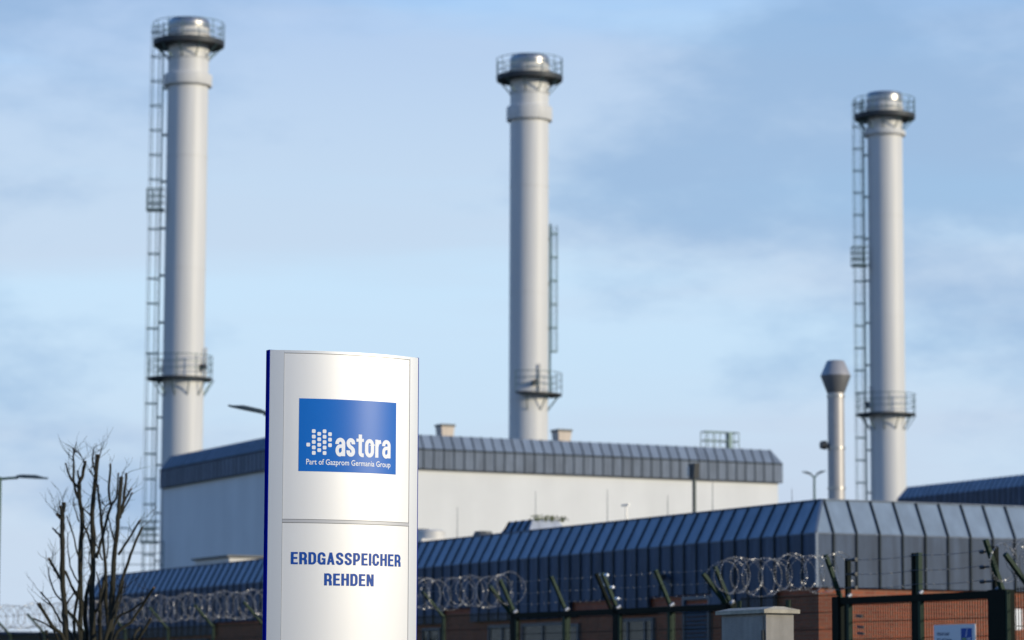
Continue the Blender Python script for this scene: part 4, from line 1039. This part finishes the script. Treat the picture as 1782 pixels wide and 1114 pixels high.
# condensed grotesque letters drawn as broad strokes
def ell(cx, cy, rx, ry, d0, d1, n=8): return [(cx + rx * math.cos(R(d0 + (d1 - d0) * i / n)), cy + ry * math.sin(R(d0 + (d1 - d0) * i / n))) for i in range(n + 1)]
def glyph(ch):
    """list of (points, half width) strokes and the width; capitals are 1 high, small letters have x-height 1"""
    h, q = .092, .080
    if ch == 'E': return [([(h, 0), (h, 1)], h), ([(2 * h, 1 - q), (.46, 1 - q)], q), ([(2 * h, .515), (.43, .515)], q), ([(2 * h, q), (.47, q)], q)], .47
    if ch == 'I': return [([(h, 0), (h, 1)], h)], 2 * h
    if ch == 'H': return [([(h, 0), (h, 1)], h), ([(.54 - h, 0), (.54 - h, 1)], h), ([(2 * h, .53), (.54 - 2 * h, .53)], q)], .54
    if ch == 'N': return [([(h, 0), (h, 1)], h), ([(.54 - h, 0), (.54 - h, 1)], h), ('poly', [(.02, 1), (.20, 1), (.52, 0), (.34, 0)])], .54
    if ch == 'A': return [('poly', [(0, 0), (.17, 0), (.355, 1), (.185, 1)]), ('poly', [(.37, 0), (.54, 0), (.355, 1), (.185, 1)]), ([(.12, .28), (.42, .28)], q * .95)], .54
    if ch == 'D':
        w = .53; return [([(h, 0), (h, 1)], h), ([(2 * h, 1 - q), (w - .27, 1 - q)] + ell(w - .27, .68, .27 - h, .32 - q, 90, 0)[1:] + [(w - h, .32)] + ell(w - .27, .32, .27 - h, .32 - q, 0, -90)[1:] + [(2 * h, q)], h * .97)], w
    if ch in 'PR':
        w = .52; lo = .435 if ch == 'R' else .39; cy = (1 - q + lo) / 2; ry = (1 - q - lo) / 2
        st = [([(h, 0), (h, 1)], h), ([(2 * h, 1 - q)] + ell(w - .25, cy, .25 - h, ry, 90, -90, 14) + [(2 * h, lo)], h * .95)]
        if ch == 'R': st.append(([(w - .27, lo)] + ell(w - .25, lo - .16, .25 - h, .16, 70, 0, 6) + [(w - h, .14), (w - h + .015, 0)], h))
        return st, w
    if ch == 'C':
        w = .52; return [([(w - h, .64)] + ell(w / 2, .70, w / 2 - h, .30 - q, 0, 180, 12) + [(h, .30)] + ell(w / 2, .30, w / 2 - h, .30 - q, 180, 360, 12) + [(w - h, .37)], h)], w
    if ch == 'G':
        w = .54; return [([(w - h, .66)] + ell(w / 2, .70, w / 2 - h, .30 - q, 0, 180, 12) + [(h, .30)] + ell(w / 2, .30, w / 2 - h, .30 - q, 180, 345, 12), h), ([(w - .075, 0), (w - .075, .52)], .075), ([(.29, .46), (w - .14, .46)], q)], w
    if ch in 'Ss':
        w = .52; k_ = 1.0 if ch == 'S' else 1.18; h *= k_; q *= k_
        return [([(w - h, .68)] + ell(w / 2, .735, w / 2 - h, .265 - q, 0, 180, 10) + [(h + .03, .61), (w / 2 - .05, .535), (w / 2 + .06, .465), (w - h - .02, .38)] + ell(w / 2, .265, w / 2 - h, .265 - q, 10, -180, 12) + [(h, .33)], h)], w
    h, q = .105, .092
    if ch == 'o':
        w = .58; return [([(w - h, .66)] + ell(w / 2, .66, w / 2 - h, .34 - q, 0, 180, 12) + ell(w / 2, .34, w / 2 - h, .34 - q, 180, 360, 12) + [(w - h, .66)], h)], w
    if ch == 'a':
        w = .58; return [([(w - h, 0), (w - h, .68)] + ell(w / 2, .70, w / 2 - h, .30 - q, 0, 172, 12) + [(h, .66)], h), ([(w - h, .57), (w * .5, .545)] + ell(w * .46, .31, w * .46 - h, .31 - q + .02, 90, 270, 12) + [(w * .62, .11), (w - h, .24)], h * .92)], w
    if ch == 'r': return [([(h, 0), (h, 1)], h), ([(h, .60), (.16, .78), (.24, .87), (.38, .895)], h)], .38
    if ch == 't': return [([(.24, 1.24), (.24, .24)] + ell(.38, .22, .14, .22 - q, 180, 270, 6) + [(.46, .09)], h), ([(0, .92), (.46, .92)], .085)], .46
def grotesque(txt, fmap, m, par, gap):
    x = 0.0; polys = []
    for ch in txt:
        st, w = glyph(ch); lay = 0
        for a_, b_ in st:
            if a_ == 'poly': polys.append(([(x + p[0], p[1]) for p in b_], lay))
            else:
                P = [Vector((p[0], p[1])) for p in a_]; n = len(P); Lf = []; Rt = []
                for i in range(n):
                    if P[0] == P[-1] and i in (0, n - 1): t0 = (P[-1] - P[-2]).normalized(); t1 = (P[1] - P[0]).normalized()
                    else: t0 = (P[i] - P[i - 1]).normalized() if i else (P[1] - P[0]).normalized(); t1 = (P[i + 1] - P[i]).normalized() if i < n - 1 else t0
                    t = (t0 + t1).normalized(); nn = Vector((-t.y, t.x)); k_ = b_ / max(.5, nn.dot(Vector((-t0.y, t0.x))))
                    Lf.append(P[i] + nn * k_); Rt.append(P[i] - nn * k_)
                for i in range(n - 1): polys.append(([(x + p.x, p.y) for p in (Lf[i], Lf[i + 1], Rt[i + 1], Rt[i])], lay))
            lay += 1
        x += w + gap
    W = x - gap; ys = [p[1] for pl, _ in polys for p in pl]; y1 = max(max(ys), 1.0)
    mb = MB()
    for pl, lay in polys:
        n = len(pl); A = [fmap(p[0] / W, p[1] / y1, -.00025 * lay) for p in pl]; B2 = [fmap(p[0] / W, p[1] / y1, .0009) for p in pl]
        mb.add(A + B2, [tuple(range(n)), tuple(range(2 * n - 1, n - 1, -1))] + [(i, n + i, n + (i + 1) % n, (i + 1) % n) for i in range(n)])
    return mb.build('lettering', m, par)
def put_bold(txt, uL, uR, vb, vt, m, par, r, gap):
    a0, _ = ang(uL, vb); a1, _ = ang(uR, vb); am, z0 = ang((uL + uR) / 2, vb); _, z1 = ang((uL + uR) / 2, vt)
    return grotesque(txt, on_arc(a0, a1, z0, z1, r), m, par, gap)
RL = RP + .0028
put_bold('astora', 583.5, 679.7, 795.3, 756.5, M['print_white'], lg, RL, .075)
put_text('Part of Gazprom Germania Group', 532.8, 679.5, 813.3, 800.5, .008, M['print_white'], lg, RL)
for cx, ys in ((254, (653,)), (321, (490, 556, 621, 687, 753)), (387, (523, 589, 655, 720)), (452, (492, 558, 623, 689, 755)), (518, (527, 593, 660))):
    for cy in ys:
        u, v = 500 + cx / 6.9636, 680 + cy / 6.9636
        a_, z_ = ang(u, v); h_ = .0126; rd = .0066; P_ = []
        for q, (qx, qy) in enumerate(((1, 1), (-1, 1), (-1, -1), (1, -1))):
            for j in range(5):
                t = math.pi / 2 * (q + j / 4); P_.append((qx * (h_ - rd) + rd * math.cos(t), qy * (h_ - rd) + rd * math.sin(t)))
        F1 = [arc(a_ + x / RS, RL, z_ + y) for x, y in P_]; F2 = [arc(a_ + x / RS, RL - .001, z_ + y) for x, y in P_]; n = len(P_)
        MB().add(F1 + F2, [tuple(range(n - 1, -1, -1)), tuple(range(n, 2 * n))] + [(j, (j + 1) % n, n + (j + 1) % n, n + j) for j in range(n)]).build('logo_dot', M['print_white'], lg)
put_bold('ERDGASSPEICHER', 506.2, 697.4, 983.4, 961.8, M['print_blue'], lp_, RP + .0018, .10)
put_bold('REHDEN', 564.4, 650.6, 1019.6, 998.4, M['print_blue'], lp_, RP + .0018, .10)
